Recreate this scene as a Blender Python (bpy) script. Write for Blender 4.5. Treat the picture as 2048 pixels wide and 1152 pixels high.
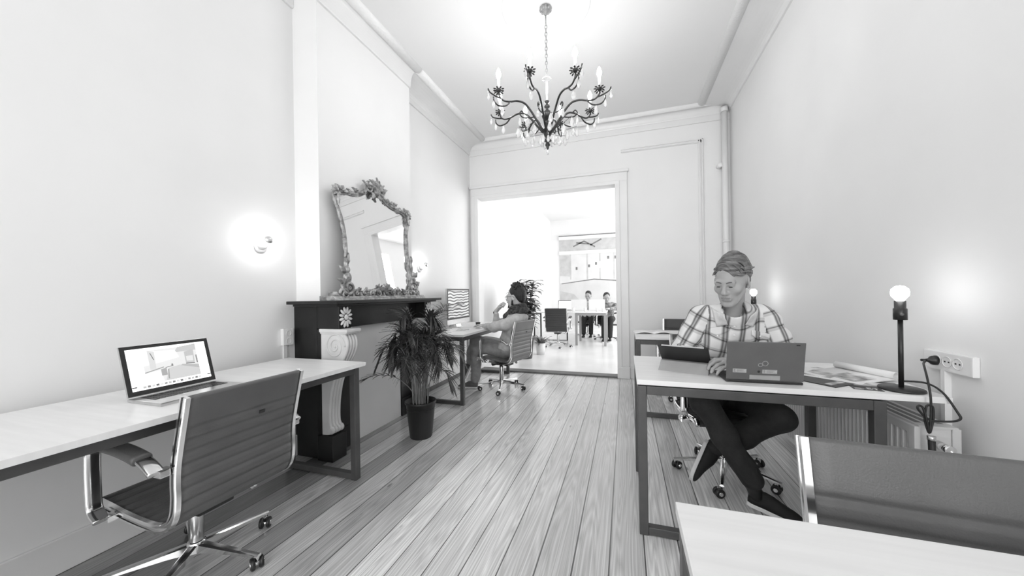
import bpy, bmesh, math, random
import numpy as np
from mathutils import Vector, Matrix, Euler, noise as mnoise
PI = math.pi
R = math.radians
for o in list(bpy.data.objects):
    bpy.data.objects.remove(o, do_unlink=True)
SC = bpy.context.scene
COL = SC.collection

# ------------------------------------------------------------------ camera, world, exposure, large lights
CAM_H = 1.2
cam = bpy.data.cameras.new('camera')
cam.sensor_width = 36.0
cam.lens = 696.0 / 2048.0 * 36.0
cam.shift_y = 10.73 / 2048.0
cam.clip_start = 0.02
cam_ob = bpy.data.objects.new('camera', cam)
COL.objects.link(cam_ob)
# level camera turned 18.03 degrees to the left, with a small roll
cam_ob.matrix_world = (Matrix.Translation((0, 0, CAM_H)) @ Matrix.Rotation(R(18.0274), 4, 'Z') @ Matrix.Rotation(R(90), 4, 'X')
                       @ Matrix.Rotation(R(-0.872), 4, 'Z'))
SC.camera = cam_ob

W = bpy.data.worlds.new('world')
SC.world = W
W.use_nodes = True
W.node_tree.nodes['Background'].inputs[0].default_value = (1, 1, 1, 1)
W.node_tree.nodes['Background'].inputs[1].default_value = 1.0
SC.view_settings.view_transform = 'Standard'
SC.view_settings.look = 'None'
SC.view_settings.gamma = 1.0
SC.view_settings.use_curve_mapping = False
SC.view_settings.exposure = 0.0


def area_light(name, loc, rot, sx, sy, power):
    l = bpy.data.lights.new(name, 'AREA')
    l.shape = 'RECTANGLE'
    l.size, l.size_y = sx, sy
    l.energy = power
    o = bpy.data.objects.new(name, l)
    COL.objects.link(o)
    o.location = loc
    o.rotation_euler = [R(a) for a in rot]
    return o


# area lights added as daylight, set in unseen windows behind the camera and in the far room
area_light('unseen_window_daylight', (-1.45, -3.55, 1.9), (90, 0, 0), 1.1, 2.3, 52)
area_light('unseen_window_daylight', (0.35, -3.55, 1.9), (90, 0, 0), 1.1, 2.3, 78)
area_light('unseen_far_daylight', (1.92, 7.0, 2.0), (90, 0, 90), 2.4, 2.4, 86)
area_light('unseen_far_daylight', (1.92, 9.9, 2.0), (90, 0, 90), 2.0, 2.4, 86)


# ------------------------------------------------------------------ materials
def srgb(v):
    v = v / 255.0
    return v / 12.92 if v <= 0.04045 else ((v + 0.055) / 1.055) ** 2.4


MATS = {}


def mat(name, v, rough=0.5, metal=0.0, var=0.0, scale=8.0, bump=0.0, bscale=60.0, emit=0.0, coat=0.0, spec=0.5, alpha=None, stretch=None):
    """Neutral grey procedural material: value v (linear), optional noise variation and bump."""
    if name in MATS:
        return MATS[name]
    m = bpy.data.materials.new(name)
    m.use_nodes = True
    nt = m.node_tree
    b = nt.nodes['Principled BSDF']
    b.inputs['Base Color'].default_value = (v, v, v, 1)
    b.inputs['Roughness'].default_value = rough
    b.inputs['Metallic'].default_value = metal
    b.inputs['Specular IOR Level'].default_value = spec
    if coat:
        b.inputs['Coat Weight'].default_value = coat
        b.inputs['Coat Roughness'].default_value = 0.1
    if emit:
        b.inputs['Emission Color'].default_value = (1, 1, 1, 1)
        b.inputs['Emission Strength'].default_value = emit
    tc = nt.nodes.new('ShaderNodeTexCoord')
    vec = tc.outputs['Object']
    if stretch:
        mp = nt.nodes.new('ShaderNodeMapping')
        mp.inputs['Scale'].default_value = stretch
        nt.links.new(vec, mp.inputs['Vector'])
        vec = mp.outputs['Vector']
    if var:
        n = nt.nodes.new('ShaderNodeTexNoise')
        n.inputs['Scale'].default_value = scale
        n.inputs['Detail'].default_value = 4
        nt.links.new(vec, n.inputs['Vector'])
        r = nt.nodes.new('ShaderNodeValToRGB')
        lo, hi = max(0, v * (1 - var)), min(1, v * (1 + var))
        r.color_ramp.elements[0].position = 0.3
        r.color_ramp.elements[1].position = 0.7
        r.color_ramp.elements[0].color = (lo, lo, lo, 1)
        r.color_ramp.elements[1].color = (hi, hi, hi, 1)
        nt.links.new(n.outputs['Fac'], r.inputs['Fac'])
        nt.links.new(r.outputs['Color'], b.inputs['Base Color'])
    if bump:
        n2 = nt.nodes.new('ShaderNodeTexNoise')
        n2.inputs['Scale'].default_value = bscale
        n2.inputs['Detail'].default_value = 3
        nt.links.new(vec, n2.inputs['Vector'])
        bp = nt.nodes.new('ShaderNodeBump')
        bp.inputs['Strength'].default_value = bump
        bp.inputs['Distance'].default_value = 0.01
        nt.links.new(n2.outputs['Fac'], bp.inputs['Height'])
        nt.links.new(bp.outputs['Normal'], b.inputs['Normal'])
    MATS[name] = m
    return m


def N(nt, kind, **kw):
    n = nt.nodes.new(kind)
    for k, v in kw.items():
        if k.startswith('i_'):
            n.inputs[int(k[2:])].default_value = v
        else:
            setattr(n, k, v)
    return n


def math_node(nt, op, a, b=None, clamp=False):
    n = nt.nodes.new('ShaderNodeMath')
    n.operation = op
    n.use_clamp = clamp
    for i, x in enumerate((a, b)):
        if x is None:
            continue
        if isinstance(x, (int, float)):
            n.inputs[i].default_value = x
        else:
            nt.links.new(x, n.inputs[i])
    return n.outputs[0]


def ramp(nt, fac, stops, interp='LINEAR'):
    r = nt.nodes.new('ShaderNodeValToRGB')
    r.color_ramp.interpolation = interp
    els = r.color_ramp.elements
    while len(els) < len(stops):
        els.new(0.5)
    for e, (p, v) in zip(els, stops):
        e.position = p
        e.color = (v, v, v, 1)
    nt.links.new(fac, r.inputs['Fac'])
    return r.outputs['Color']


def floor_material():
    m = bpy.data.materials.new('pine_floorboards')
    m.use_nodes = True
    nt = m.node_tree
    b = nt.nodes['Principled BSDF']
    tc = N(nt, 'ShaderNodeTexCoord')
    sep = N(nt, 'ShaderNodeSeparateXYZ')
    nt.links.new(tc.outputs['Object'], sep.inputs[0])
    x = math_node(nt, 'DIVIDE', math_node(nt, 'SUBTRACT', sep.outputs['X'], 0.068), 0.1526)
    idx = math_node(nt, 'FLOOR', x)
    fr = math_node(nt, 'FRACT', x)
    wn = N(nt, 'ShaderNodeTexWhiteNoise', noise_dimensions='1D')
    nt.links.new(idx, wn.inputs['W'])
    # per-board offset of the grain
    off = math_node(nt, 'MULTIPLY', wn.outputs['Value'], 37.0)
    comb = N(nt, 'ShaderNodeCombineXYZ')
    nt.links.new(math_node(nt, 'MULTIPLY', fr, 1.0), comb.inputs[0])
    nt.links.new(math_node(nt, 'ADD', math_node(nt, 'MULTIPLY', sep.outputs['Y'], 0.32), off), comb.inputs[1])
    nt.links.new(off, comb.inputs[2])
    # cathedral grain: distorted bands across the board
    n1 = N(nt, 'ShaderNodeTexNoise')
    n1.inputs['Scale'].default_value = 1.6
    n1.inputs['Detail'].default_value = 2
    nt.links.new(comb.outputs[0], n1.inputs['Vector'])
    band = math_node(nt, 'FRACT', math_node(nt, 'MULTIPLY', n1.outputs['Fac'], 17.0))
    tri = math_node(nt, 'ABSOLUTE', math_node(nt, 'SUBTRACT', band, 0.5))
    n2 = N(nt, 'ShaderNodeTexNoise')
    n2.inputs['Scale'].default_value = 1.0
    n2.inputs['Detail'].default_value = 6
    mp = N(nt, 'ShaderNodeMapping')
    mp.inputs['Scale'].default_value = (38, 2.2, 1)
    nt.links.new(comb.outputs[0], mp.inputs['Vector'])
    nt.links.new(mp.outputs[0], n2.inputs['Vector'])
    n3 = N(nt, 'ShaderNodeTexNoise')
    n3.inputs['Scale'].default_value = 1.3
    n3.inputs['Detail'].default_value = 3
    nt.links.new(tc.outputs['Object'], n3.inputs['Vector'])
    # knots
    vo = N(nt, 'ShaderNodeTexVoronoi')
    mpk = N(nt, 'ShaderNodeMapping')
    mpk.inputs['Scale'].default_value = (7, 2.4, 1)
    nt.links.new(tc.outputs['Object'], mpk.inputs['Vector'])
    vo.inputs['Scale'].default_value = 1.0
    nt.links.new(mpk.outputs[0], vo.inputs['Vector'])
    knot = ramp(nt, vo.outputs['Distance'], [(0.0, 0.35), (0.05, 0.55), (0.075, 1.0)])
    base = math_node(nt, 'ADD', math_node(nt, 'MULTIPLY', wn.outputs['Value'], 0.42), 0.58)
    g = math_node(nt, 'ADD', math_node(nt, 'MULTIPLY', tri, 0.60), 0.72)
    g2 = math_node(nt, 'ADD', math_node(nt, 'MULTIPLY', n2.outputs['Fac'], 1.1), 0.45)
    g3 = math_node(nt, 'ADD', math_node(nt, 'MULTIPLY', n3.outputs['Fac'], 0.5), 0.75)
    v = math_node(nt, 'MULTIPLY', math_node(nt, 'MULTIPLY', base, g), math_node(nt, 'MULTIPLY', g2, g3))
    v = math_node(nt, 'MULTIPLY', v, knot)
    # darker boards along the left wall in the front half of the room, breaking off board by board
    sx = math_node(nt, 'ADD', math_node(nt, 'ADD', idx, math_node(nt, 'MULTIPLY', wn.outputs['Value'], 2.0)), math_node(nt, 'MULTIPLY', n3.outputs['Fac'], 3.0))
    board_dark = math_node(nt, 'DIVIDE', math_node(nt, 'SUBTRACT', -5.5, sx), 8.0, True)
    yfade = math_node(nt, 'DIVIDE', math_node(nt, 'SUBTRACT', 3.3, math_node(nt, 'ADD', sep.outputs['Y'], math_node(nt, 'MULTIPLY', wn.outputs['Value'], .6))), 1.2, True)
    board_dark = math_node(nt, 'MULTIPLY', board_dark, yfade)
    v = math_node(nt, 'MULTIPLY', v, math_node(nt, 'SUBTRACT', 1.0, math_node(nt, 'MULTIPLY', board_dark, 0.80)))
    edge = math_node(nt, 'ABSOLUTE', math_node(nt, 'SUBTRACT', fr, 0.5))
    gapw = math_node(nt, 'ADD', math_node(nt, 'MULTIPLY', wn.outputs['Value'], 0.012), 0.476)
    gap = math_node(nt, 'GREATER_THAN', edge, gapw)
    keep = math_node(nt, 'SUBTRACT', 1.0, math_node(nt, 'MULTIPLY', gap, 0.88))
    v = math_node(nt, 'MULTIPLY', v, keep)
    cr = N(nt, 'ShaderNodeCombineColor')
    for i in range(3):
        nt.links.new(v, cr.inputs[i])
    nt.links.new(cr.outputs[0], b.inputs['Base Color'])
    nt.links.new(math_node(nt, 'ADD', math_node(nt, 'MULTIPLY', n2.outputs['Fac'], 0.18), 0.27), b.inputs['Roughness'])
    b.inputs['Coat Weight'].default_value = 1.0
    b.inputs['Coat Roughness'].default_value = 0.16
    bp = N(nt, 'ShaderNodeBump')
    bp.inputs['Strength'].default_value = 0.25
    bp.inputs['Distance'].default_value = 0.003
    nt.links.new(math_node(nt, 'ADD', keep, math_node(nt, 'MULTIPLY', n2.outputs['Fac'], 0.25)), bp.inputs['Height'])
    nt.links.new(bp.outputs[0], b.inputs['Normal'])
    return m


def plaid_material(name='plaid_cotton', period=0.078):
    m = bpy.data.materials.new(name)
    m.use_nodes = True
    nt = m.node_tree
    b = nt.nodes['Principled BSDF']
    at = N(nt, 'ShaderNodeAttribute', attribute_name='cloth_uv')
    sep = N(nt, 'ShaderNodeSeparateXYZ')
    nt.links.new(at.outputs['Vector'], sep.inputs[0])
    u = math_node(nt, 'FRACT', math_node(nt, 'ADD', math_node(nt, 'DIVIDE', sep.outputs[0], period), 50.18))
    w = math_node(nt, 'FRACT', math_node(nt, 'ADD', math_node(nt, 'DIVIDE', sep.outputs[1], period * 1.05), 50.4))
    su = ramp(nt, u, [(0.0, 1.0), (0.25, 1.0), (0.32, 0.62), (0.37, 0.24), (0.43, 0.24), (0.46, 0.55), (0.53, 0.55), (0.56, 0.24), (0.62, 0.24), (0.66, 0.62), (0.71, 1.0), (1.0, 1.0)])
    sv = ramp(nt, w, [(0.0, 1.0), (0.34, 1.0), (0.42, 0.72), (0.46, 0.3), (0.5, 0.3), (0.54, 0.78), (0.66, 0.72), (0.72, 1.0), (1.0, 1.0)])
    mx = N(nt, 'ShaderNodeMix', data_type='RGBA', blend_type='MULTIPLY')
    mx.inputs[0].default_value = 1.0
    nt.links.new(su, mx.inputs[6])
    nt.links.new(sv, mx.inputs[7])
    mx2 = N(nt, 'ShaderNodeMix', data_type='RGBA', blend_type='MULTIPLY')
    mx2.inputs[0].default_value = 1.0
    mx2.inputs[7].default_value = (0.72, 0.72, 0.72, 1)
    nt.links.new(mx.outputs[2], mx2.inputs[6])
    nt.links.new(mx2.outputs[2], b.inputs['Base Color'])
    b.inputs['Roughness'].default_value = 0.85
    b.inputs['Specular IOR Level'].default_value = 0.2
    return m


def glass_mat(name='crystal'):
    m = bpy.data.materials.new(name)
    m.use_nodes = True
    b = m.node_tree.nodes['Principled BSDF']
    b.inputs['Base Color'].default_value = (1, 1, 1, 1)
    b.inputs['Roughness'].default_value = 0.02
    b.inputs['IOR'].default_value = 1.5
    b.inputs['Transmission Weight'].default_value = 0.62
    return m


M_WALL = mat('white_wall_paint', 0.83, 0.6, var=0.02, scale=1.5, bump=0.03, bscale=30)
M_CEIL = mat('ceiling_paint', 0.84, 0.7, var=0.015, scale=1.0)
M_TRIM = mat('white_gloss_trim', 0.80, 0.35, var=0.02, scale=3)
M_ORN = mat('plaster_ornament', 0.84, 0.6, bump=0.6, bscale=38)
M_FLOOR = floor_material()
M_FARFLOOR = mat('pale_far_floor', 0.80, 0.22, var=0.08, scale=1.5)
M_TOP = mat('white_tabletop', 0.80, 0.35, var=0.04, scale=3, stretch=(1, 14, 1))
M_PLY = mat('plywood_edge', 0.66, 0.5, var=0.15, scale=20, stretch=(1, 1, 12))
M_PALEWOOD = mat('pale_wood_tabletop', 0.76, 0.4, var=0.05, scale=2.2, stretch=(1, 16, 1))
M_STEEL = mat('dark_grey_steel', 0.085, 0.42, 0.3, var=0.12, scale=12)
M_STEELB = mat('black_steel', 0.03, 0.4, 0.2, var=0.15, scale=10)
M_CHROME = mat('chrome', 0.82, 0.12, 1.0)
M_ALU = mat('brushed_aluminium', 0.62, 0.28, 1.0, var=0.06, scale=30)
M_LEATHER = mat('grey_leather', 0.10, 0.45, var=0.12, scale=6, bump=0.12, bscale=240)
M_LEATHERD = mat('charcoal_leather', 0.035, 0.42, var=0.12, scale=6, bump=0.12, bscale=240)
M_LEATHERP = mat('pale_grey_leather', 0.23, 0.45, var=0.12, scale=6, bump=0.12, bscale=240)
M_BLACKP = mat('black_plastic', 0.014, 0.38, var=0.2, scale=10)
M_GREYP = mat('grey_plastic', 0.112, 0.42, var=0.08, scale=10)
M_WHITEP = mat('white_plastic', 0.80, 0.35, var=0.02, scale=6)
M_BLACKMARBLE = mat('black_marble', 0.014, 0.34, var=0.5, scale=5, spec=0.35)
M_WHITEMARBLE = mat('white_marble', 0.66, 0.45, var=0.1, scale=5, bump=0.1, bscale=20)
M_PANEL = mat('white_fireboard', 0.84, 0.55, var=0.03, scale=2)
M_GILT = mat('silvered_carved_wood', 0.33, 0.40, 0.35, var=0.65, scale=26, bump=0.5, bscale=70)
M_MIRROR = mat('mirror_silver', 0.90, 0.01, 1.0)
M_LEAF = mat('dark_leaf', 0.055, 0.38, var=0.6, scale=14)
M_STEM = mat('palm_stem', 0.20, 0.5, var=0.4, scale=12)
M_SOIL = mat('potting_soil', 0.02, 0.9, var=0.4, scale=40, bump=0.6)
M_POT = mat('black_pot', 0.014, 0.45, var=0.2, scale=6)
M_POTG = mat('dark_grey_pot', 0.06, 0.5, var=0.2, scale=6)
M_BRONZE = mat('dark_bronze', 0.045, 0.35, 0.6, var=0.4, scale=30)
M_CRYSTAL = glass_mat()
M_CBULB = mat('lit_candle_bulb', 1.0, 0.4, emit=152.0)
M_WBULB = mat('lit_wall_bulb', 1.0, 0.4, emit=36.0)
M_DBULB = mat('lit_desk_bulb', 1.0, 0.4, emit=17.0)
M_CANDLE = mat('white_candle_sleeve', 0.8, 0.5, var=0.02)
M_SKIN = mat('skin', 0.37, 0.5, var=0.06, scale=14, spec=0.3)
M_LIP = mat('lip_skin', 0.285, 0.5, spec=0.3)
M_SKIN2 = mat('pale_skin', 0.50, 0.5, var=0.05, scale=14, spec=0.3)
M_EYE = mat('dark_eye', 0.03, 0.2)
M_BROW = mat('eyebrow_hair', 0.13, 0.7)
M_HAIR = mat('dark_blond_hair', 0.135, 0.42, var=0.75, scale=42, stretch=(0.35, 0.35, 3.0), bump=0.5, bscale=120)
M_HAIRD = mat('black_hair', 0.016, 0.5, var=0.6, scale=60, bump=0.7, bscale=120)
M_PLAID = plaid_material()
M_DENIM = mat('charcoal_trousers', 0.017, 0.8, var=0.25, scale=30, bump=0.2, bscale=90)
M_SOLE = mat('white_rubber_sole', 0.7, 0.6)
M_SHOE = mat('black_canvas_shoe', 0.010, 0.8, var=0.2, scale=40)
M_SHIRT2 = mat('grey_knit_shirt', 0.50, 0.9, var=0.14, scale=22, bump=0.35, bscale=30)
M_TROUS2 = mat('grey_trousers', 0.30, 0.85, var=0.14, scale=22, bump=0.3, bscale=26)
M_SHOE2 = mat('grey_suede_shoe', 0.12, 0.8, var=0.2, scale=30)
M_SCARF = mat('dark_check_scarf', 0.05, 0.9, var=0.9, scale=45)
M_PAPER = mat('paper', 0.80, 0.6, var=0.03, scale=5)
M_PRINT = mat('printed_page', 0.48, 0.5, var=0.75, scale=18)
M_DARKCARD = mat('dark_card', 0.022, 0.4, var=0.2)
M_SCREENW = mat('lit_screen_white', 0.9, 0.3, emit=0.85)
M_TABLETCOVER = mat('grey_folio_cover', 0.33, 0.6, var=0.05, scale=20)
M_RUBBER = mat('black_cable', 0.012, 0.5)
M_RAD = mat('radiator_enamel', 0.62, 0.35, var=0.03, scale=4)
M_RADD = mat('radiator_grille_shadow', 0.16, 0.5)


# ------------------------------------------------------------------ mesh builder
class MB:
    def __init__(s):
        s.bm = bmesh.new()
        s.mi = 0

    def _face(s, vs, smooth=False):
        try:
            f = s.bm.faces.new(vs)
        except ValueError:
            return None
        f.material_index = s.mi
        f.smooth = smooth
        return f

    def box(s, lo, hi, rot=None, about=None, bevel=0.0):
        lo, hi = Vector(lo), Vector(hi)
        co = [Vector((x, y, z)) for x in (lo.x, hi.x) for y in (lo.y, hi.y) for z in (lo.z, hi.z)]
        if rot is not None:
            c = Vector(about) if about is not None else (lo + hi) / 2
            co = [rot @ (p - c) + c for p in co]
        v = [s.bm.verts.new(p) for p in co]
        fs = []
        for q in ((0, 1, 3, 2), (4, 6, 7, 5), (0, 4, 5, 1), (2, 3, 7, 6), (0, 2, 6, 4), (1, 5, 7, 3)):
            fs.append(s._face([v[i] for i in q]))
        if bevel > 0:
            es = list({e for f in fs for e in f.edges})
            r = bmesh.ops.bevel(s.bm, geom=es, offset=bevel, segments=2, profile=0.7, affect='EDGES')
            for f in r['faces']:
                f.material_index = s.mi
        return s

    def hexa(s, pts):
        """eight corners: bottom ring of 4, top ring of 4"""
        v = [s.bm.verts.new(Vector(p)) for p in pts]
        for q in ((3, 2, 1, 0), (4, 5, 6, 7), (0, 1, 5, 4), (1, 2, 6, 5), (2, 3, 7, 6), (3, 0, 4, 7)):
            s._face([v[i] for i in q])
        return s

    def tube(s, pts, r, n=10, closed=False, caps=True, scale=None, smooth=True):
        """round tube along points; r number or list"""
        pts = [Vector(p) for p in pts]
        m = len(pts)
        rs = r if isinstance(r, (list, tuple)) else [r] * m
        tang = []
        for i in range(m):
            a = pts[(i - 1) % m] if closed or i > 0 else pts[i]
            b = pts[(i + 1) % m] if closed or i < m - 1 else pts[i]
            t = (b - a)
            tang.append(t.normalized() if t.length > 1e-9 else Vector((0, 0, 1)))
        up = Vector((0, 0, 1)) if abs(tang[0].z) < 0.9 else Vector((1, 0, 0))
        u = (up - tang[0] * up.dot(tang[0])).normalized()
        rings = []
        for i in range(m):
            t = tang[i]
            u = (u - t * u.dot(t))
            u = u.normalized() if u.length > 1e-6 else t.orthogonal().normalized()
            w = t.cross(u)
            su, sw = scale if scale else (1, 1)
            rings.append([s.bm.verts.new(pts[i] + (u * math.cos(2 * PI * k / n) * su + w * math.sin(2 * PI * k / n) * sw) * rs[i]) for k in range(n)])
        for i in range(m if closed else m - 1):
            a, b = rings[i], rings[(i + 1) % m]
            for k in range(n):
                s._face([a[k], a[(k + 1) % n], b[(k + 1) % n], b[k]], smooth)
        if caps and not closed:
            s._face(rings[0][::-1])
            s._face(rings[-1])
        return s

    def cyl(s, a, b, r0, r1=None, n=20, smooth=True):
        return s.tube([a, b], [r0, r0 if r1 is None else r1], n, smooth=smooth)

    def lathe(s, prof, base=(0, 0, 0), axis='Z', n=24, rot=None, smooth=True):
        """profile [(r, h)...] revolved about an axis through base"""
        base = Vector(base)
        rings = []
        for r, h in prof:
            ring = []
            for k in range(n if r > 1e-6 else 1):
                a = 2 * PI * k / n
                p = Vector((r * math.cos(a), r * math.sin(a), h))
                if axis == 'X':
                    p = Vector((p.z, p.x, p.y))
                elif axis == 'Y':
                    p = Vector((p.y, p.z, p.x))
                if rot is not None:
                    p = rot @ p
                ring.append(s.bm.verts.new(base + p))
            rings.append(ring)
        for a, b in zip(rings, rings[1:]):
            for k in range(n):
                k2 = (k + 1) % n
                if len(a) == 1 and len(b) == 1:
                    break
                if len(a) == 1:
                    s._face([a[0], b[k2], b[k]], smooth)
                elif len(b) == 1:
                    s._face([a[k], a[k2], b[0]], smooth)
                else:
                    s._face([a[k], a[k2], b[k2], b[k]], smooth)
        if prof[0][0] > 1e-6:
            s._face(rings[0][::-1])
        if prof[-1][0] > 1e-6:
            s._face(rings[-1])
        return s

    def prism(s, poly, d0, d1, axis='Y', smooth=False):
        """2-D polygon extruded along an axis: axis Y uses (x,z), X uses (y,z), Z uses (x,y)"""
        def P(p, d):
            return {'Y': (p[0], d, p[1]), 'X': (d, p[0], p[1]), 'Z': (p[0], p[1], d)}[axis]
        a = [s.bm.verts.new(P(p, d0)) for p in poly]
        b = [s.bm.verts.new(P(p, d1)) for p in poly]
        n = len(poly)
        s._face(a[::-1])
        s._face(b)
        for i in range(n):
            s._face([a[i], a[(i + 1) % n], b[(i + 1) % n], b[i]], smooth)
        return s

    def ball(s, c, r, rot=None, u=14, v=10):
        r = (r, r, r) if isinstance(r, (int, float)) else r
        mtx = Matrix.Translation(c) @ (rot.to_4x4() if rot is not None else Matrix.Identity(4)) @ Matrix.Diagonal((*r, 1))
        res = bmesh.ops.create_uvsphere(s.bm, u_segments=u, v_segments=v, radius=1.0, matrix=mtx)
        for vv in res['verts']:
            for f in vv.link_faces:
                f.smooth = True
                f.material_index = s.mi
        return s

    def strip(s, rows, smooth=True, closed=False):
        """grid of vertex rows -> quads"""
        vr = [[s.bm.verts.new(Vector(p)) for p in row] for row in rows]
        for a, b in zip(vr, vr[1:]):
            n = len(a)
            for k in range(n if closed else n - 1):
                s._face([a[k], a[(k + 1) % n], b[(k + 1) % n], b[k]], smooth)
        return vr

    def quad(s, *pts):
        return s._face([s.bm.verts.new(Vector(p)) for p in pts])

    def build(s, name, mats, parent=None, local=False, bevel=0.0, autosmooth=False):
        bmesh.ops.recalc_face_normals(s.bm, faces=s.bm.faces)
        me = bpy.data.meshes.new(name)
        s.bm.to_mesh(me)
        s.bm.free()
        for m in (mats if isinstance(mats, (list, tuple)) else [mats]):
            me.materials.append(m)
        return link(name, me, parent, local, bevel)


def origin_of(o):
    p = Vector((0, 0, 0))
    while o is not None:
        p += o.location
        o = o.parent
    return p


def link(name, me, parent=None, local=False, bevel=0.0):
    o = bpy.data.objects.new(name, me)
    COL.objects.link(o)
    if parent is not None:
        o.parent = parent
        if not local:
            me.transform(Matrix.Translation(-origin_of(parent)))
    if bevel:
        b = o.modifiers.new('bevel', 'BEVEL')
        b.width = bevel
        b.segments = 2
        b.limit_method = 'ANGLE'
        b.angle_limit = R(40)
    return o


def tag(o, label=None, cat=None, group=None, kind=None):
    if label:
        o['label'] = label
    if cat:
        o['category'] = cat
    if group:
        o['group'] = group
    if kind:
        o['kind'] = kind
    return o


def thing(name, label, cat, loc, rz=0.0, group=None):
    o = bpy.data.objects.new(name, None)
    o.empty_display_size = 0.1
    COL.objects.link(o)
    o.location = loc
    o.rotation_euler = (0, 0, rz)
    return tag(o, label, cat, group)


def struct(name, mb, m, **kw):
    o = mb.build(name, m, **kw)
    o['kind'] = 'structure'
    return o


def dup(root, loc, rz, label, group=None, swap=None):
    """copy a thing with its parts and sub-parts; swap maps materials for the copy"""
    def cp(o, parent):
        c = o.copy()
        COL.objects.link(c)
        if parent is not None:
            c.parent = parent
        if swap and o.data is not None and any(m in swap for m in o.data.materials):
            c.data = o.data.copy()
            for i, m in enumerate(list(c.data.materials)):
                if m in swap:
                    c.data.materials[i] = swap[m]
        for ch in list(o.children):
            cp(ch, c)
        return c
    r = cp(root, None)
    r.location = loc
    r.rotation_euler = (0, 0, rz)
    r['label'] = label
    if group:
        r['group'] = group
    return r


def spline(pts, n=8, closed=False):
    """Catmull-Rom through points"""
    P = [Vector(p) for p in pts]
    out = []
    m = len(P)
    for i in range(m if closed else m - 1):
        p0 = P[(i - 1) % m] if closed or i > 0 else P[i]
        p1, p2 = P[i], P[(i + 1) % m]
        p3 = P[(i + 2) % m] if closed or i + 2 < m else p2
        for k in range(n):
            t = k / n
            out.append(0.5 * ((2 * p1) + (p2 - p0) * t + (2 * p0 - 5 * p1 + 4 * p2 - p3) * t * t + (3 * p1 - p0 - 3 * p2 + p3) * t ** 3))
    if not closed:
        out.append(P[-1])
    return out


# ------------------------------------------------------------------ room shell
XL, XN, XC, XR = -2.33, -2.39, -2.155, 1.29      # recess wall, near left wall, chimney breast, right wall
YB, YF, ZC = 5.07, -3.6, 3.57                    # back wall, street wall, ceiling
CH0, CH1 = 2.02, 3.19                            # chimney breast from/to
OX0, OX1, OZ = -2.19, -0.105, 2.70               # opening in the back wall

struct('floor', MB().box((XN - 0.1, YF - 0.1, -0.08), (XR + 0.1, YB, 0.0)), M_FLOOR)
struct('ceiling', MB().box((XN - 0.1, YF - 0.1, ZC), (XR + 0.1, YB + 0.12, ZC + 0.1)), M_CEIL)
mb = MB()
mb.box((XN - 0.12, YF, 0), (XN, CH0 + 0.02, ZC))
mb.box((XL - 0.18, CH0 + 0.02, 0), (XL, YB + 0.02, ZC))
struct('wall_left', mb, M_WALL)
struct('wall_chimney', MB().box((XL - 0.16, CH0, 0), (XC, CH1, ZC)), M_WALL)
struct('wall_right', MB().box((XR, YF, 0), (XR + 0.12, YB + 0.02, ZC)), M_WALL)
mb = MB()
mb.box((XL - 0.18, YB, 0), (OX0, YB + 0.12, ZC))
mb.box((OX1, YB, 0), (XR + 0.12, YB + 0.12, ZC))
mb.box((OX0, YB, OZ), (OX1, YB + 0.12, ZC))
struct('wall_back', mb, M_WALL)
# street wall with two tall windows (behind the camera)
mb = MB()
for x0, x1 in ((XN, -2.0), (-0.9, -0.2), (0.9, XR)):
    mb.box((x0, YF - 0.1, 0), (x1, YF, ZC))
for x0, x1 in ((-2.0, -0.9), (-0.2, 0.9)):
    mb.box((x0, YF - 0.1, 0), (x1, YF, 0.75))
    mb.box((x0, YF - 0.1, 3.05), (x1, YF, ZC))
struct('wall_front', mb, M_WALL)
for i, (x0, x1) in enumerate(((-2.0, -0.9), (-0.2, 0.9))):
    mb = MB()
    for a, b in (((x0, 0.75), (x0 + 0.05, 3.05)), ((x1 - 0.05, 0.75), (x1, 3.05)), ((x0, 0.75), (x1, 0.8)), ((x0, 3.0), (x1, 3.05)), ((x0, 2.2), (x1, 2.25))):
        mb.box((a[0], YF - 0.08, a[1]), (b[0], YF - 0.03, b[1]))
    struct('window_%d' % (i + 1), mb, M_TRIM)

# ---- cornice: ornament strip at the ceiling, cove, flat band on the left and back walls
def cornice(name, a, b, out, depth, z_low, strip_w=0.09, ext0=0.0, ext1=0.0):
    """a, b: wall line ends (x, y); out: unit vector into the room"""
    a, b, out = Vector((*a, 0)), Vector((*b, 0)), Vector((*out, 0))
    d = (b - a).normalized()
    def rows(prof):
        # mitre: ends slide along the wall by ext * depth
        return [[a + out * p + d * (ext0 * p) + Vector((0, 0, z)), b + out * p + d * (ext1 * p) + Vector((0, 0, z))] for p, z in prof]
    inner = depth - strip_w
    cove = [(0.0, ZC), (0.0, z_low), (0.018, z_low), (0.022, z_low + 0.012)]
    for k in range(1, 8):
        t = k / 8 * PI / 2
        cove.append((0.022 + (inner - 0.022) * (1 - math.cos(t)), z_low + 0.012 + (ZC - 0.022 - z_low - 0.012) * math.sin(t)))
    cove += [(inner, ZC - 0.022), (inner, ZC)]
    m1 = MB()
    vr = m1.strip(rows(cove), smooth=False)
    m1._face([r_[0] for r_ in vr])
    m1._face([r_[1] for r_ in vr][::-1])
    o = struct(name, m1, M_TRIM)
    m2 = MB()
    st = [(inner, ZC), (inner, ZC - 0.022), (inner + 0.012, ZC - 0.030), (inner + strip_w * 0.5, ZC - 0.042), (depth - 0.012, ZC - 0.028), (depth, ZC - 0.012), (depth, ZC)]
    vr = m2.strip(rows(st), smooth=True)
    m2._face([r_[0] for r_ in vr])
    m2._face([r_[1] for r_ in vr][::-1])
    m2.build('ornament_strip', M_ORN, o)
    return o
cornice('trim_1', (XC, CH0), (XC, CH1), (1, 0), 0.165, 3.40, 0.09)
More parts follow.
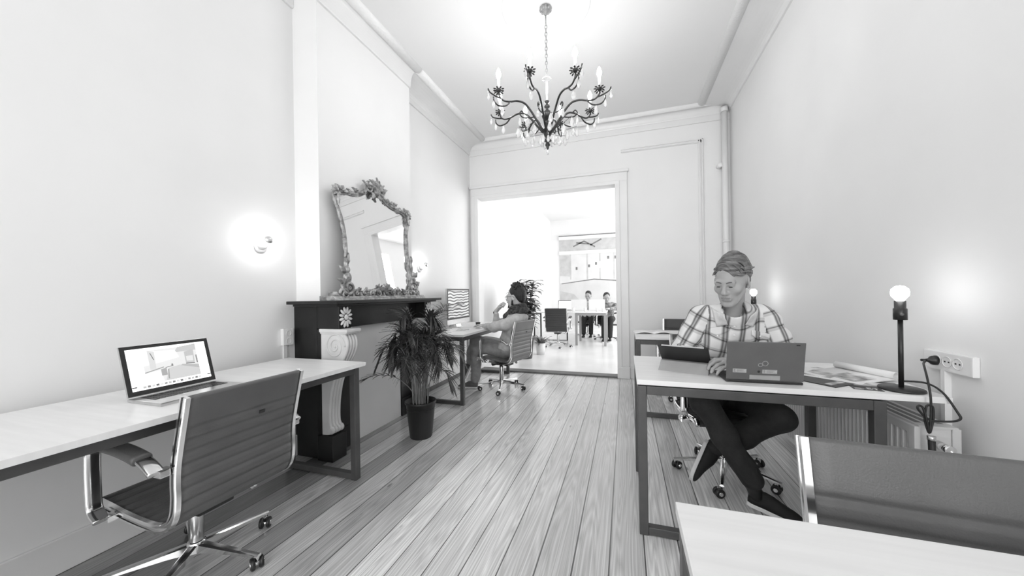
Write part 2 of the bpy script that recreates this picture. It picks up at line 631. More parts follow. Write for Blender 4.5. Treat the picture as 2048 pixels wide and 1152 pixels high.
cornice('trim_2', (XL, CH1), (XL, YB), (1, 0), 0.335, 3.455, 0.09, 0, -0.45)
cornice('trim_3', (XN, YF), (XN, CH0), (1, 0), 0.40, 3.455, 0.09)
cornice('trim_4', (XL, YB), (XR, YB), (0, -1), 0.155, 3.455, 0.07, 2.1, -2.4)
cornice('trim_5', (XR, YF), (XR, YB), (-1, 0), 0.385, 3.475, 0.09, 0, -0.4)
mb = MB()
mb.box((XL, YB - 0.016, 3.375), (XR, YB, 3.456))
mb.box((XL, CH1, 3.40), (XL + 0.02, YB, 3.456))
mb.box((XN, YF, 3.40), (XN + 0.02, CH0, 3.456))
struct('trim_6', mb, M_TRIM, bevel=0.004)
# chimney end caps of the cornice return
# ---- ceiling rose
mb = MB()
mb.tube([(-0.596 + .36 * math.cos(2 * PI * k / 64), 2.85 + .36 * math.sin(2 * PI * k / 64), ZC) for k in range(64)], .007, 10, closed=True)
struct('trim_7', mb, mat('ceiling_rose_plaster', 0.80, 0.7, bump=0.15, bscale=30))
# ---- casing round the opening
mb = MB()
mb.box((OX0 - 0.115, YB - 0.03, 0), (OX0 - 0.02, YB, OZ + 0.12))
mb.box((OX0 - 0.05, YB - 0.045, 0), (OX0 + 0.012, YB + 0.14, OZ))
mb.box((OX1 - 0.012, YB - 0.045, 0), (OX1 + 0.05, YB + 0.14, OZ))
mb.box((OX1 + 0.02, YB - 0.03, 0), (OX1 + 0.15, YB, OZ + 0.12))
mb.box((OX0 - 0.05, YB - 0.047, OZ - 0.012), (OX1 + 0.05, YB + 0.142, OZ + 0.04))
mb.box((OX0 - 0.117, YB - 0.032, OZ + 0.03), (OX1 + 0.152, YB, OZ + 0.16))
mb.box((OX0 - 0.13, YB - 0.055, OZ + 0.15), (OX1 + 0.17, YB, OZ + 0.19))
mb.box((OX1 + 0.0, YB - 0.05, 0), (OX1 + 0.155, YB, 0.16))
struct('trim_8', mb, M_TRIM, bevel=0.006)
# ---- picture-frame moulding of the blind panel to the right of the opening
mb = MB()
for x0, x1, z0, z1 in ((0.925, 0.985, 0.1, 3.175), (-0.03, 0.985, 3.12, 3.175)):
    mb.box((x0, YB - 0.014, z0), (x1, YB, z1))
for x0, x1, z0, z1 in ((0.94, 0.952, 0.1, 3.155), (0.966, 0.980, 0.1, 3.17), (-0.03, 0.98, 3.155, 3.17), (-0.03, 0.95, 3.126, 3.138)):
    mb.box((x0, YB - 0.026, z0), (x1, YB, z1))
struct('trim_9', mb, M_TRIM, bevel=0.004)
# ---- baseboards
struct('baseboard_left', MB().box((XN, YF, 0), (XN + 0.016, CH0 - 0.02, 0.155)), M_TRIM, bevel=0.004)
struct('baseboard_recess', MB().box((XL, CH1 + 0.1, 0), (XL + 0.016, YB, 0.05)), mat('dark_skirting', 0.10, 0.5), bevel=0.003)
struct('baseboard_back', MB().box((OX1 + 0.155, YB - 0.02, 0), (XR, YB, 0.16)), M_TRIM, bevel=0.004)
struct('baseboard_right', MB().box((XR - 0.016, YF, 0), (XR, YB, 0.12)), M_TRIM, bevel=0.004)
struct('trim_10', MB().box((OX0, YB - 0.03, 0.0), (OX1, YB + 0.14, 0.022)), mat('threshold_shadow_edge', 0.12, 0.5, var=0.2), bevel=0.004)  # dark strip painted for the shadow edge at the step to the far floor

# ---- far room
FY0, FY1, FX0, FX1, FZ = YB + 0.12, 11.5, -2.36, 1.9, 3.6
struct('floor_far', MB().box((FX0 - 0.1, YB, -0.08), (FX1 + 0.1, FY1 + 0.1, 0.018)), M_FARFLOOR)
struct('ceiling_far', MB().box((FX0 - 0.1, FY0, FZ), (FX1 + 0.1, FY1 + 0.1, FZ + 0.1)), M_CEIL)
struct('wall_far_left', MB().box((FX0 - 0.1, FY0, 0), (FX0, FY1, FZ)), M_WALL)
struct('wall_far_back', MB().box((FX0 - 0.1, FY1, 0), (FX1 + 0.1, FY1 + 0.1, FZ)), M_WALL)
mb = MB()
for y0, y1 in ((FY0, 5.8), (8.2, 8.9), (10.9, FY1)):
    mb.box((FX1, y0, 0), (FX1 + 0.1, y1, FZ))
for y0, y1 in ((5.8, 8.2), (8.9, 10.9)):
    mb.box((FX1, y0, 0), (FX1 + 0.1, y1, 0.8))
    mb.box((FX1, y0, 3.2), (FX1 + 0.1, y1, FZ))
struct('wall_far_right', mb, M_WALL)

# ---- heating riser pipe in the back right corner
p = thing('heating_pipe', 'white vertical heating pipe in the back right corner of the room', 'pipe', (1.215, YB - 0.075, 0))
mb = MB().cyl((1.215, YB - 0.075, 0), (1.215, YB - 0.075, 3.50), 0.034, n=20)
mb.build('pipe_run', M_TRIM, p)
MB().cyl((1.215, YB - 0.075, 3.44), (1.215, YB - 0.075, 3.50), 0.041).build('collar', M_TRIM, p)
MB().cyl((1.215, YB - 0.075, 1.80), (1.215, YB - 0.075, 1.83), 0.040).build('collar', M_TRIM, p)
mb = MB()
mb.cyl((1.16, YB - 0.06, 2.78), (1.16, YB, 2.78), 0.03)
mb.ball((1.16, YB - 0.07, 2.78), (0.034, 0.02, 0.034))
tag(mb.build('wall_bracket', M_TRIM, p))
# ------------------------------------------------------------------ desks
def desk(label, x0, x1, y0, y1, legs, foot_bars, rails=None, top_mat=None, ztop=0.765, z_frame=0.735, over=None, t=0.042, cat='desk', frame=None, group=None):
    """tabletop over a square-tube frame. legs: [(x, y)...] outer corners given by centre; foot_bars: [(a, b)] indices of legs"""
    fm = frame or M_STEEL
    r = thing('desk', label, cat, ((x0 + x1) / 2, (y0 + y1) / 2, 0), 0, group)
    ox0, ox1, oy0, oy1 = over or (x0, x1, y0, y1)
    mb = MB()
    mb.box((ox0, oy0, ztop - 0.024), (ox1, oy1, ztop), bevel=0.002)
    top = mb.build('tabletop', top_mat or M_TOP, r)
    h = t / 2
    for lx, ly in legs:
        MB().box((lx - h, ly - h, 0), (lx + h, ly + h, z_frame)).build('leg', fm, r, bevel=0.003)
    for a, b in foot_bars:
        (ax, ay), (bx, by) = legs[a], legs[b]
        if abs(ax - bx) > abs(ay - by):
            lo, hi = (min(ax, bx) + h, ay - h + 0.002, 0.004), (max(ax, bx) - h, ay + h - 0.002, t)
        else:
            lo, hi = (ax - h + 0.002, min(ay, by) + h, 0.004), (ax + h - 0.002, max(ay, by) - h, t)
        MB().box(lo, hi).build('foot_bar', fm, r, bevel=0.003)
    for a, b in (rails or []):
        (ax, ay), (bx, by) = legs[a], legs[b]
        if abs(ax - bx) > abs(ay - by):
            lo, hi = (min(ax, bx) + h, ay - h + 0.001, z_frame - t), (max(ax, bx) - h, ay + h - 0.001, z_frame)
        else:
            lo, hi = (ax - h + 0.001, min(ay, by) + h, z_frame - t), (ax + h - 0.001, max(ay, by) - h, z_frame)
        MB().box(lo, hi).build('top_rail', fm, r, bevel=0.003)
    # spacer pads that hold the top just clear of the frame
    for lx, ly in legs:
        MB().cyl((lx, ly, z_frame), (lx, ly, ztop - 0.024), 0.012, n=12).build('spacer', M_BLACKP, r)
    return r


ALL4 = [(0, 1), (1, 2), (2, 3), (3, 0)]
# long wall desk on the left, running past the camera's side
desk('long white wall desk with dark steel frame, in front of the fireplace, laptop on it', -2.29, -1.62, -0.55, 1.875,
     [(-1.695, 1.845), (-2.26, 1.845), (-2.26, -0.5), (-1.695, -0.5)], [(0, 1), (2, 3)], ALL4, over=(-2.30, -1.625, -0.55, 1.872))
# desk of the man with the scarf
desk('white desk with dark steel frame behind the palm, bearing the large upright monitor', -2.29, -1.64, 3.36, 4.99,
     [(-1.685, 3.405), (-2.27, 3.405), (-2.27, 4.93), (-1.685, 4.93)], [(0, 1), (2, 3)], ALL4, over=(-2.30, -1.645, 3.36, 4.98))
# desk of the man in the plaid shirt
desk('white desk of the man in plaid, carrying tablet, grey laptop and desk lamp', 0.05, 1.21, 1.82, 2.50,
     [(0.072, 1.845), (0.99, 1.845), (1.02, 2.475), (0.072, 2.475)], [(0, 1)], ALL4, over=(0.048, 1.21, 1.822, 2.50))
# desk against the back wall
desk('white desk farther back on the right, behind the man in plaid', 0.09, 1.24, 3.54, 4.20,
     [(0.112, 3.566), (1.10, 3.566), (1.10, 4.17), (0.112, 4.17)], [(0, 1)], ALL4, over=(0.088, 1.24, 3.54, 4.20))
# nearest desk, cut off by the frame
desk('pale wood desk in the bottom right corner, nearest to the camera', 0.09, 1.25, 0.12, 0.79,
     [(0.118, 0.755), (1.20, 0.755), (1.20, 0.15), (0.118, 0.15)], [(0, 1)], ALL4, over=(0.092, 1.25, 0.12, 0.786), top_mat=M_PALEWOOD)
# far room tables
M_PALEFRAME = mat('grey_lacquered_frame', 0.30, 0.4, 0.2)
desk('long white table in the far room where two people sit', -1.95, -0.40, 7.80, 8.60,
     [(-0.43, 7.84), (-1.05, 7.84), (-1.05, 8.56), (-0.43, 8.56)], [], ALL4, over=(-1.30, -0.40, 7.80, 8.60), frame=M_PALEFRAME, t=0.05, cat='table')
desk('small white table at the left of the far room, behind the tall plant', -2.2, -1.34, 7.80, 8.60,
     [(-1.86, 7.84), (-2.2, 7.84), (-2.2, 8.56), (-1.37, 8.56)], [(2, 3)], [(2, 3), (0, 1)], over=(-2.24, -1.32, 7.80, 8.60), frame=M_STEELB, t=0.03, cat='table')


# ------------------------------------------------------------------ office chair (local: faces +Y, origin on the floor under the column)
def chair_profile():
    return spline([(0, 0.217, 0.362), (0, 0.193, 0.384), (0, 0.125, 0.379), (0, 0.015, 0.364), (0, -0.105, 0.354), (0, -0.190, 0.354), (0, -0.250, 0.372), (0, -0.285, 0.415), (0, -0.295, 0.475), (0, -0.294, 0.540), (0, -0.299, 0.600), (0, -0.317, 0.685), (0, -0.337, 0.767), (0, -0.357, 0.850)], 10)


def sling(pts, w, t0, ribs, deep_first=True):
    """ribbed padded sheet following pts (local y,z), half width w"""
    mb = MB()
    n = len(pts)
    acc = [0.0]
    for a, b in zip(pts, pts[1:]):
        acc.append(acc[-1] + (b - a).length)
    rows_o, rows_i = [], []
    xs = [-1, -.97, -.8, -.4, 0, .4, .8, .97, 1]
    for i, p in enumerate(pts):
        a, b = pts[max(0, i - 1)], pts[min(n - 1, i + 1)]
        t = (b - a).normalized()
        nrm = Vector((0, -t.z, t.y))
        th = t0
        for q, r_ in enumerate(ribs):
            dep = .75 if q == 0 and deep_first else .72
            th = min(th, t0 * (1 - dep + dep * min(1.0, abs(acc[i] - r_) / 0.014) ** 0.6))
        th *= min(1.0, 0.35 + 0.65 * min(acc[i], acc[-1] - acc[i]) / 0.006)
        ro, ri = [], []
        for x in xs:
            e = 0.45 if abs(x) == 1 else 1.0
            ro.append(p + nrm * th * e + Vector((x * w, 0, 0)))
            ri.append(p - nrm * th * e + Vector((x * w, 0, 0)))
        rows_o.append(ro)
        rows_i.append(ri[::-1])
    mb.strip([a + b for a, b in zip(rows_o, rows_i)], closed=True)
    mb._face([v for v in list(mb.bm.verts)[:2 * len(xs)]][::-1])
    mb._face([v for v in list(mb.bm.verts)[-2 * len(xs):]])
    return mb


def make_chair(label, group, loc, rz, leather, base_turn=0.0, arms=True):
    r = thing('office_chair', label, 'chair', loc, rz, group)
    P = chair_profile()
    # resample finely
    Q = []
    for a, b in zip(P, P[1:]):
        for k in range(2):
            Q.append(a.lerp(b, k / 2))
    Q.append(P[-1])
    k_split = next(i for i, p in enumerate(Q) if p.y < -0.245 and p.z > 0.375)
    seat_p, back_p = Q[:k_split + 1], Q[k_split:]
    def length(pp):
        return sum((b - a).length for a, b in zip(pp, pp[1:]))
    ls, lb = length(seat_p), length(back_p)
    ribs_s = [0.06 + 0.052 * k for k in range(9) if 0.06 + 0.052 * k < ls - 0.02]
    ribs_b = [lb - 0.125 - 0.046 * k for k in range(8) if lb - 0.125 - 0.046 * k > 0.01]
    sling(seat_p, 0.222, 0.012, ribs_s, False).build('seat', leather, r, local=True)
    sling(back_p, 0.222, 0.012, ribs_b).build('backrest', leather, r, local=True)
    m1 = MB()
    m1.lathe([(0, 0), (0.011, 0.0), (0.011, 0.004), (0, 0.004)], (0, 0, 0), n=10)
    # side rails: grooved flat bars
    for sx in (-1, 1):
        mb = MB()
        n = len(P)
        rows = []
        for i, p in enumerate(P):
            a, b = P[max(0, i - 1)], P[min(n - 1, i + 1)]
            t = (b - a).normalized()
            nr = Vector((0, -t.z, t.y))
            x0 = sx * 0.220
            sec = [(0, -.016), (.015, -.016), (.018, -.013), (.018, -.006), (.009, -.005), (.009, .005), (.018, .006), (.018, .013), (.015, .016), (0, .016)]
            rows.append([p + nr * h + Vector((x0 + sx * w, 0, 0)) for w, h in sec])
        mb.strip(rows, smooth=False, closed=True)
        vs = list(mb.bm.verts)
        mb._face(vs[:10])
        mb._face(vs[-10:])
        mb.build('side_rail', M_CHROME, r, local=True)
    # seat cross bars joining the rails
    mb = MB()
    for y, z in ((0.105, 0.352), (-0.165, 0.334)):
        mb.tube([(-0.225, y, z), (0.225, y, z)], 0.011, 10)
    mb.build('cross_bar', M_CHROME, r, local=True)
    if arms:
        for sx in (-1, 1):
            X = sx * 0.272
            path = spline([(X, -0.277, 0.588), (X, -0.215, 0.622), (X, -0.105, 0.645), (X, 0.005, 0.652), (X, 0.065, 0.650), (X, 0.105, 0.628), (X, 0.113, 0.570), (X, 0.110, 0.460), (X, 0.100, 0.395), (X, 0.055, 0.362)], 6)
            arm = MB()
            m = len(path)
            def flat(mb, pts, w, t):
                rows = []
                nn = len(pts)
                for i, p in enumerate(pts):
                    a, b = pts[max(0, i - 1)], pts[min(nn - 1, i + 1)]
                    tt = (b - a).normalized()
                    nr = Vector((0, -tt.z, tt.y))
                    sec = [(math.cos(2 * PI * k / 12), math.sin(2 * PI * k / 12)) for k in range(12)]
                    sg = lambda v: math.copysign(abs(v) ** 0.6, v)
                    rows.append([p + Vector((sg(c) * w, 0, 0)) + nr * sg(s_) * t for c, s_ in sec])
                vr = mb.strip(rows, closed=True)
                mb._face(vr[0][::-1])
                mb._face(vr[-1])
            flat(arm, path, 0.024, 0.010)
            # brackets to the rails
            arm.box((min(X, sx * 0.235), -.296, .572), (max(X, sx * 0.235), -.256, .597), bevel=0.003)
            arm.box((min(X - sx * .012, sx * 0.225), .045, .346), (max(X + sx * .020, sx * 0.225), .110, .368), bevel=0.003)
            a_ob = arm.build('armrest', M_CHROME, r, local=True)
            pad = MB()
            flat(pad, [p for p in path[:m] if p.z > 0.60 and p.y < 0.100 and p.y > -0.215], 0.0285, 0.0165)
            pad.build('arm_pad', leather, a_ob, local=True)
    # tilt mechanism and lever
    mb = MB()
    mb.box((-.07, -.14, .285), (.07, .08, .328), bevel=0.012)
    mb.box((-.10, -.12, .315), (.10, .02, .338), bevel=0.008)
    mech = mb.build('tilt_mechanism', M_BLACKP, r, local=True)
    mb = MB()
    mb.tube([(0.05, -0.10, .305), (0.13, -.11, .300), (0.165, -.115, .298)], 0.006, 8)
    mb.tube([(0.163, -.115, .298), (0.180, -.118, .297)], [0.020, 0.020], 14)
    mb.build('lever', M_CHROME, mech, local=True)
    mb = MB()
    mb.cyl((0, .07, .300), (0, .14, .275), 0.024, n=14)
    mb.build('tension_knob', M_BLACKP, mech, local=True)
    mb = MB()
    mb.lathe([(0.027, 0.10), (0.027, 0.283), (0.022, 0.29), (0.0135, 0.293), (0.0135, 0.335)], (0, 0, 0), n=20)
    mb.build('column', M_ALU, r, local=True)
    # star base
    mb = MB()
    mb.lathe([(0.0, 0.062), (0.032, 0.062), (0.036, 0.075), (0.034, 0.115), (0.028, 0.122), (0.0, 0.122)], (0, 0, 0), n=24)
    for k in range(5):
        a = base_turn + 2 * PI * k / 5
        c, s_ = math.cos(a), math.sin(a)
        rows = []
        for f_, w, zt, zb in ((0.028, .019, .112, .072), (0.10, .017, .102, .074), (0.22, .0135, .086, .068), (0.305, .011, .074, .062)):
            ctr = Vector((c * f_, s_ * f_, 0))
            side = Vector((-s_, c, 0))
            rows.append([ctr - side * w + Vector((0, 0, zb)), ctr + side * w + Vector((0, 0, zb)), ctr + side * w + Vector((0, 0, zt - .006)),
                         ctr + side * w * .55 + Vector((0, 0, zt)), ctr - side * w * .55 + Vector((0, 0, zt)), ctr - side * w + Vector((0, 0, zt - .006))])
        vr = mb.strip(rows, smooth=False, closed=True)
        mb._face(vr[-1])
    mb.build('star_base', M_CHROME, r, local=True)
    for k in range(5):
        a = base_turn + 2 * PI * k / 5
        c = Vector((math.cos(a) * 0.297, math.sin(a) * 0.297, 0))
        sw = a + 0.9 + 0.7 * ((k * 37) % 5)
        ax = Vector((math.cos(sw), math.sin(sw), 0))
        fw = Vector((-ax.y, ax.x, 0))
        hub = c + fw * 0.018
        mb = MB()
        for s_ in (-1, 1):
            p0 = hub + ax * (s_ * 0.008) + Vector((0, 0, .026))
            p1 = hub + ax * (s_ * 0.024) + Vector((0, 0, .026))
            mb.tube([p0, p0.lerp(p1, .2), p0.lerp(p1, .8), p1], [0.022, 0.0262, 0.0262, 0.022], 18)
        co = mb.build('caster', M_BLACKP, r, local=True)
        mb = MB()
        mb.cyl(c + Vector((0, 0, .045)), c + Vector((0, 0, .072)), 0.0075, n=10)
        mb.cyl(hub - ax * 0.0275 + Vector((0, 0, .026)), hub + ax * 0.0275 + Vector((0, 0, .026)), 0.011, n=12)
        mb.box(hub + Vector((-.008, -.008, .030)), hub + Vector((.008, .008, .056)), bevel=0.002)
        mb.build('fork', M_CHROME, co, local=True)
    return r


LEFTFACE = PI / 2      # local +Y turned to face -X
chair_near = make_chair('grey leather office chair with chrome frame at the left wall desk, seen from behind', 'ribbed office chairs', (-1.842, 1.040, 0), LEFTFACE, M_LEATHER, base_turn=R(12) - LEFTFACE)
mb = MB()
mb.box((-.012, -.0145, -.007), (.012, -.009, .007), bevel=0.002)
lg = mb.build('emblem', M_BLACKP, chair_near, local=True)
lg.location = (0.05, -.336, .712)
lg.rotation_euler = (R(13), 0, 0)
chair_man2 = dup(chair_near, (-1.500, 4.134, 0), LEFTFACE - R(15), 'pale grey office chair carrying the man with the scarf', swap={M_LEATHER: M_LEATHERP})
def raised(c, h=.02):
    """seat cranked up on the gas column"""
    for p in c.children:
        if p.name.split('.')[0] not in ('star_base', 'caster', 'column'):
            p.location.z += h
    return c
raised(chair_man2)
chair_man1 = dup(chair_near, (0.60, 2.58, 0), PI + R(8), 'office chair under the man in the plaid shirt', swap={M_LEATHER: M_LEATHERD})
raised(chair_man1)
chair_front = dup(chair_near, (0.597, 0.628, 0), PI - R(4), 'large grey leather office chair at the near desk, cut off by the right edge')
chair_desk = dup(chair_near, (0.63, 4.375, 0), PI - R(8), 'dark office chair at the farther right desk, only its top showing over the tabletop', swap={M_LEATHER: M_LEATHERD})
chair_far = dup(chair_near, (-1.42, 7.60, 0), R(4), 'dark office chair with its back to the camera, in the middle of the far room', swap={M_LEATHER: M_LEATHERD})
chair_far2 = dup(chair_near, (-0.45, 8.95, 0), PI + R(20), 'office chair under the person at the right end of the far table', swap={M_LEATHER: M_LEATHERD})
raised(chair_far)
raised(chair_far2)
chair_far3 = dup(chair_near, (-0.98, 9.62, 0), PI - R(6), 'office chair under the person half hidden by white laptops', swap={M_LEATHER: M_LEATHERD})
raised(chair_far3)


# ------------------------------------------------------------------ laptops
def polyshape(mb, org, ux, uy, nrm, pts, lift):
    """flat shape on a screen: pts in 0..1"""
    vs = [mb.bm.verts.new(org + ux * p[0] + uy * p[1] + nrm * lift) for p in pts]
    return mb._face(vs)


def laptop(label, hinge_c, ang, w, d, lid_h, tilt, body, base_t=0.014, screen=None, lid_mat=None, bezel=0.010):
    """hinge_c: middle of the hinge on the table; local +Y points from the hinge to the user; ang turns about Z"""
    r = thing('laptop', label, 'laptop', hinge_c, ang)
    mb = MB()
    mb.box((-w / 2, 0, 0.0), (w / 2, d, base_t), bevel=0.004)
    base = mb.build('base', body, r, local=True)
    mb = MB()
    kx, ky = 14, 5
    for i in range(kx):
        for j in range(ky):
            x = -w / 2 + 0.025 + (w - 0.05) * i / kx
            y = 0.028 + (d * 0.46) * j / ky
            mb.box((x, y, base_t), (x + (w - .05) / kx * .82, y + d * 0.46 / ky * .82, base_t + 0.0015))
    mb.build('keyboard', M_BLACKP, base, local=True)
    mb = MB()
    mb.box((-w * .17, d * .60, base_t), (w * .17, d * .93, base_t + 0.0006))
    mb.build('touchpad', M_ALU, base, local=True)
    rot = Matrix.Rotation(tilt, 3, 'X')
    lid_t = 0.007
    z0 = base_t + 0.004
    mb = MB()
    mb.box((-w / 2, -lid_t, 0), (w / 2, 0, lid_h), bevel=0.003)
    lid = mb.build('lid', lid_mat or body, r, local=True)
    lid.location = (0, 0.004, z0)
    lid.rotation_euler = (tilt, 0, 0)
    mb = MB()
    mb.box((-w / 2 + .002, 0.0002, 0.002), (w / 2 - .002, 0.0012, lid_h - .002))
    mb.build('bezel', M_BLACKP, lid, local=True)
    return r, lid


# ---- silver laptop on the left desk (screen towards the camera side)
lp, lid = laptop('silver laptop with a lit white screen on the left wall desk', (-1.998, 1.055, 0.765), -PI / 2 + R(1.0), 0.335, 0.215, 0.222, R(17), M_ALU)
mb = MB()
mats_l = [M_SCREENW]
w_, h_ = 0.335, 0.222
ux, uy, nrm, org = Vector((-(w_ - .036), 0, 0)), Vector((0, 0, h_ - .038)), Vector((0, 1, 0)), Vector((w_ / 2 - .018, 0.0016, .021))
polyshape(mb, org, ux, uy, nrm, [(0, 0), (1, 0), (1, 1), (0, 1)], 0)
shades = {}
def shade(v):
    if v not in shades:
        mm = mat('screen_grey_%d' % v, srgb(v) * .2, 0.3, emit=0)
        b = mm.node_tree.nodes['Principled BSDF']
        e = srgb(v)
        b.inputs['Emission Color'].default_value = (e, e, e, 1)
        b.inputs['Emission Strength'].default_value = 0.85
        shades[v] = len(mats_l)
        mats_l.append(mm)
    return shades[v]
for v, pts in ((238, [(.17, .12), (.86, .12), (.86, .93), (.17, .93)]), (205, [(.62, .93), (.86, .97), (.86, .80), (.56, .80)]), (252, [(.17, .55), (.40, .60), (.62, .66), (.58, .86), (.17, .93)]),
               (215, [(.40, .12), (.86, .12), (.86, .40), (.60, .46), (.46, .42)]), (190, [(.62, .44), (.86, .30), (.86, .40), (.64, .47)]),
               (225, [(.24, .45), (.31, .45), (.32, .88), (.24, .93)]), (120, [(.265, .86), (.275, .86), (.305, .68), (.295, .68)]),
               (200, [(.69, .50), (.81, .47), (.82, .83), (.69, .78)]), (235, [(.705, .53), (.795, .51), (.80, .66), (.705, .66)]), (110, [(.69, .46), (.81, .44), (.81, .465), (.69, .485)]),
               (150, [(.835, .46), (.855, .44), (.855, .66), (.835, .66)]),
               (252, [(.17, .12), (.38, .12), (.36, .40), (.17, .40)]), (170, [(.17, .40), (.40, .48), (.40, .455), (.17, .375)]), (205, [(.20, .12), (.235, .12), (.235, .36), (.20, .35)]),
               (175, [(.36, .26), (.43, .26), (.43, .44), (.36, .42)]), (140, [(.42, .44), (.52, .46), (.52, .52), (.50, .52), (.495, .47), (.42, .455)]), (165, [(.43, .16), (.445, .16), (.46, .40), (.445, .40)]),
               (90, [(.0, .075), (.055, .075), (.055, .10), (.0, .10)]), (90, [(.945, .075), (1, .075), (1, .10), (.945, .10)])):
    mb.mi = shade(v)
    polyshape(mb, org, ux, uy, nrm, pts, 0.00025 + 0.00006 * mb.mi)
for i in range(15):
    mb.mi = shade((200, 140, 225, 120, 235, 170)[i % 6])
    x = .12 + i * .05
    polyshape(mb, org, ux, uy, nrm, [(x, .035), (x + .035, .035), (x + .035, .085), (x, .085)], 0.0013)
mb.build('screen', mats_l, lid, local=True)
mb = MB()
for i in range(4):
    mb.box((-w_ / 2 - .0006, 0.045 + i * .016, 0.004), (-w_ / 2 + .001, 0.055 + i * .016, 0.009))
mb.build('port', M_BLACKP, lp, local=True)

# ---- grey convertible laptop of the man in plaid: lid back faces the camera
lp2, lid2 = laptop('grey convertible laptop with two-ring logo on its lid, in front of the man in plaid', (0.603, 1.890, 0.765), R(2.0), 0.308, 0.205, 0.182, R(9), M_BLACKP, lid_mat=M_GREYP, base_t=0.012)
mb = MB()
def ring(c, ro, ri, z):
    n = 26
    a = [mb.bm.verts.new((c[0] + ro * math.cos(2 * PI * k / n), z, c[1] + ro * math.sin(2 * PI * k / n))) for k in range(n)]
    b = [mb.bm.verts.new((c[0] + ri * math.cos(2 * PI * k / n), z, c[1] + ri * math.sin(2 * PI * k / n))) for k in range(n)]
    for k in range(n):
        mb._face([a[k], a[(k + 1) % n], b[(k + 1) % n], b[k]])
ring((-.017, .074), .0095, .0068, -.0074)
ring((.002, .082), .0125, .0095, -.0074)
mb.build('logo', M_ALU, lid2, local=True)
mb = MB()
mb.box((-.060, -.0102, .004), (.062, -.0068, .026), bevel=0.002)
mb.build('hinge_cover', M_ALU, lid2, local=True)
mb = MB()
mb.lathe([(0, 0), (.0055, 0), (.0055, .0012), (0, .0012)], (-.004, -.0069, .158), 'Y', n=14)
mb.lathe([(0, 0), (.003, 0), (.003, .0012), (0, .0012)], (.007, -.0069, .158), 'Y', n=12)
mb.box((.118, -.0076, .168), (.132, -.0068, .174))
mb.build('camera_lens', M_BLACKP, lid2, local=True)
for x0, x1 in ((-.128, -.072), (-.008, .050)):
    mb = MB()
    mb.box((x0, -.0074, .034), (x1, -.0068, .052))
    st = mb.build('sticker', mat('silver_sticker', 0.45, 0.5, var=0.1, scale=60), lid2, local=True)
    mb = MB()
    for k in range(4):
        mb.box((x0 + .004, -.0078, .0485 - k * .0035), (x0 + (.012 if k % 2 else .010), -.0074, .050 - k * .0035))
        mb.box((x0 + .016, -.0078, .0485 - k * .0035), (x1 - .004 - .006 * (k % 3), -.0074, .0495 - k * .0035))
    mb.build('print_line', M_GREYP, st, local=True)
mb = MB()
mb.lathe([(0, 0), (.006, 0), (.006, .001), (0, .001)], (-.022, -.0070, .042), 'Y', n=16)
mb.build('badge', M_BLACKP, lid2, local=True)

# ---- tablet in its folio with the stand folded out (back towards the camera)
tb = thing('tablet', 'black tablet in a grey folio stand in front of the man in plaid', 'tablet', (0.285, 2.045, 0.765), R(-20.5))
mb = MB()
mb.hexa([(-.122, -.012, 0), (.122, -.012, 0), (.122, .075, 0), (-.122, .075, 0), (-.119, .030, .050), (.119, .030, .050), (.119, .060, .052), (-.119, .060, .052)])
mb.build('folio_stand', M_TABLETCOVER, tb, local=True, bevel=0.002)
mb = MB()
mb.box((-.124, -.0045, 0), (.124, .0045, .172), bevel=0.004)
tbody = mb.build('tablet_body', M_DARKCARD, tb, local=True)
tbody.location = (0, 0.108, 0.012)
tbody.rotation_euler = (R(-4) + R(47), 0, 0)
mb = MB()
mb.box((-.1245, -.006, .168), (-.104, .006, .1745), bevel=0.002)
mb.box((.104, -.006, .168), (.1245, .006, .1745), bevel=0.002)
mb.build('corner_grip', M_BLACKP, tbody, local=True)
mb = MB()
mb.box((-.104, -.003, .1715), (.104, .0045, .1735))
mb.build('top_edge', M_ALU, tbody, local=True)
mb = MB()
mb.box((-.112, .0046, .010), (.112, .0052, .162))
mb.build('screen', M_SCREENW, tbody, local=True)
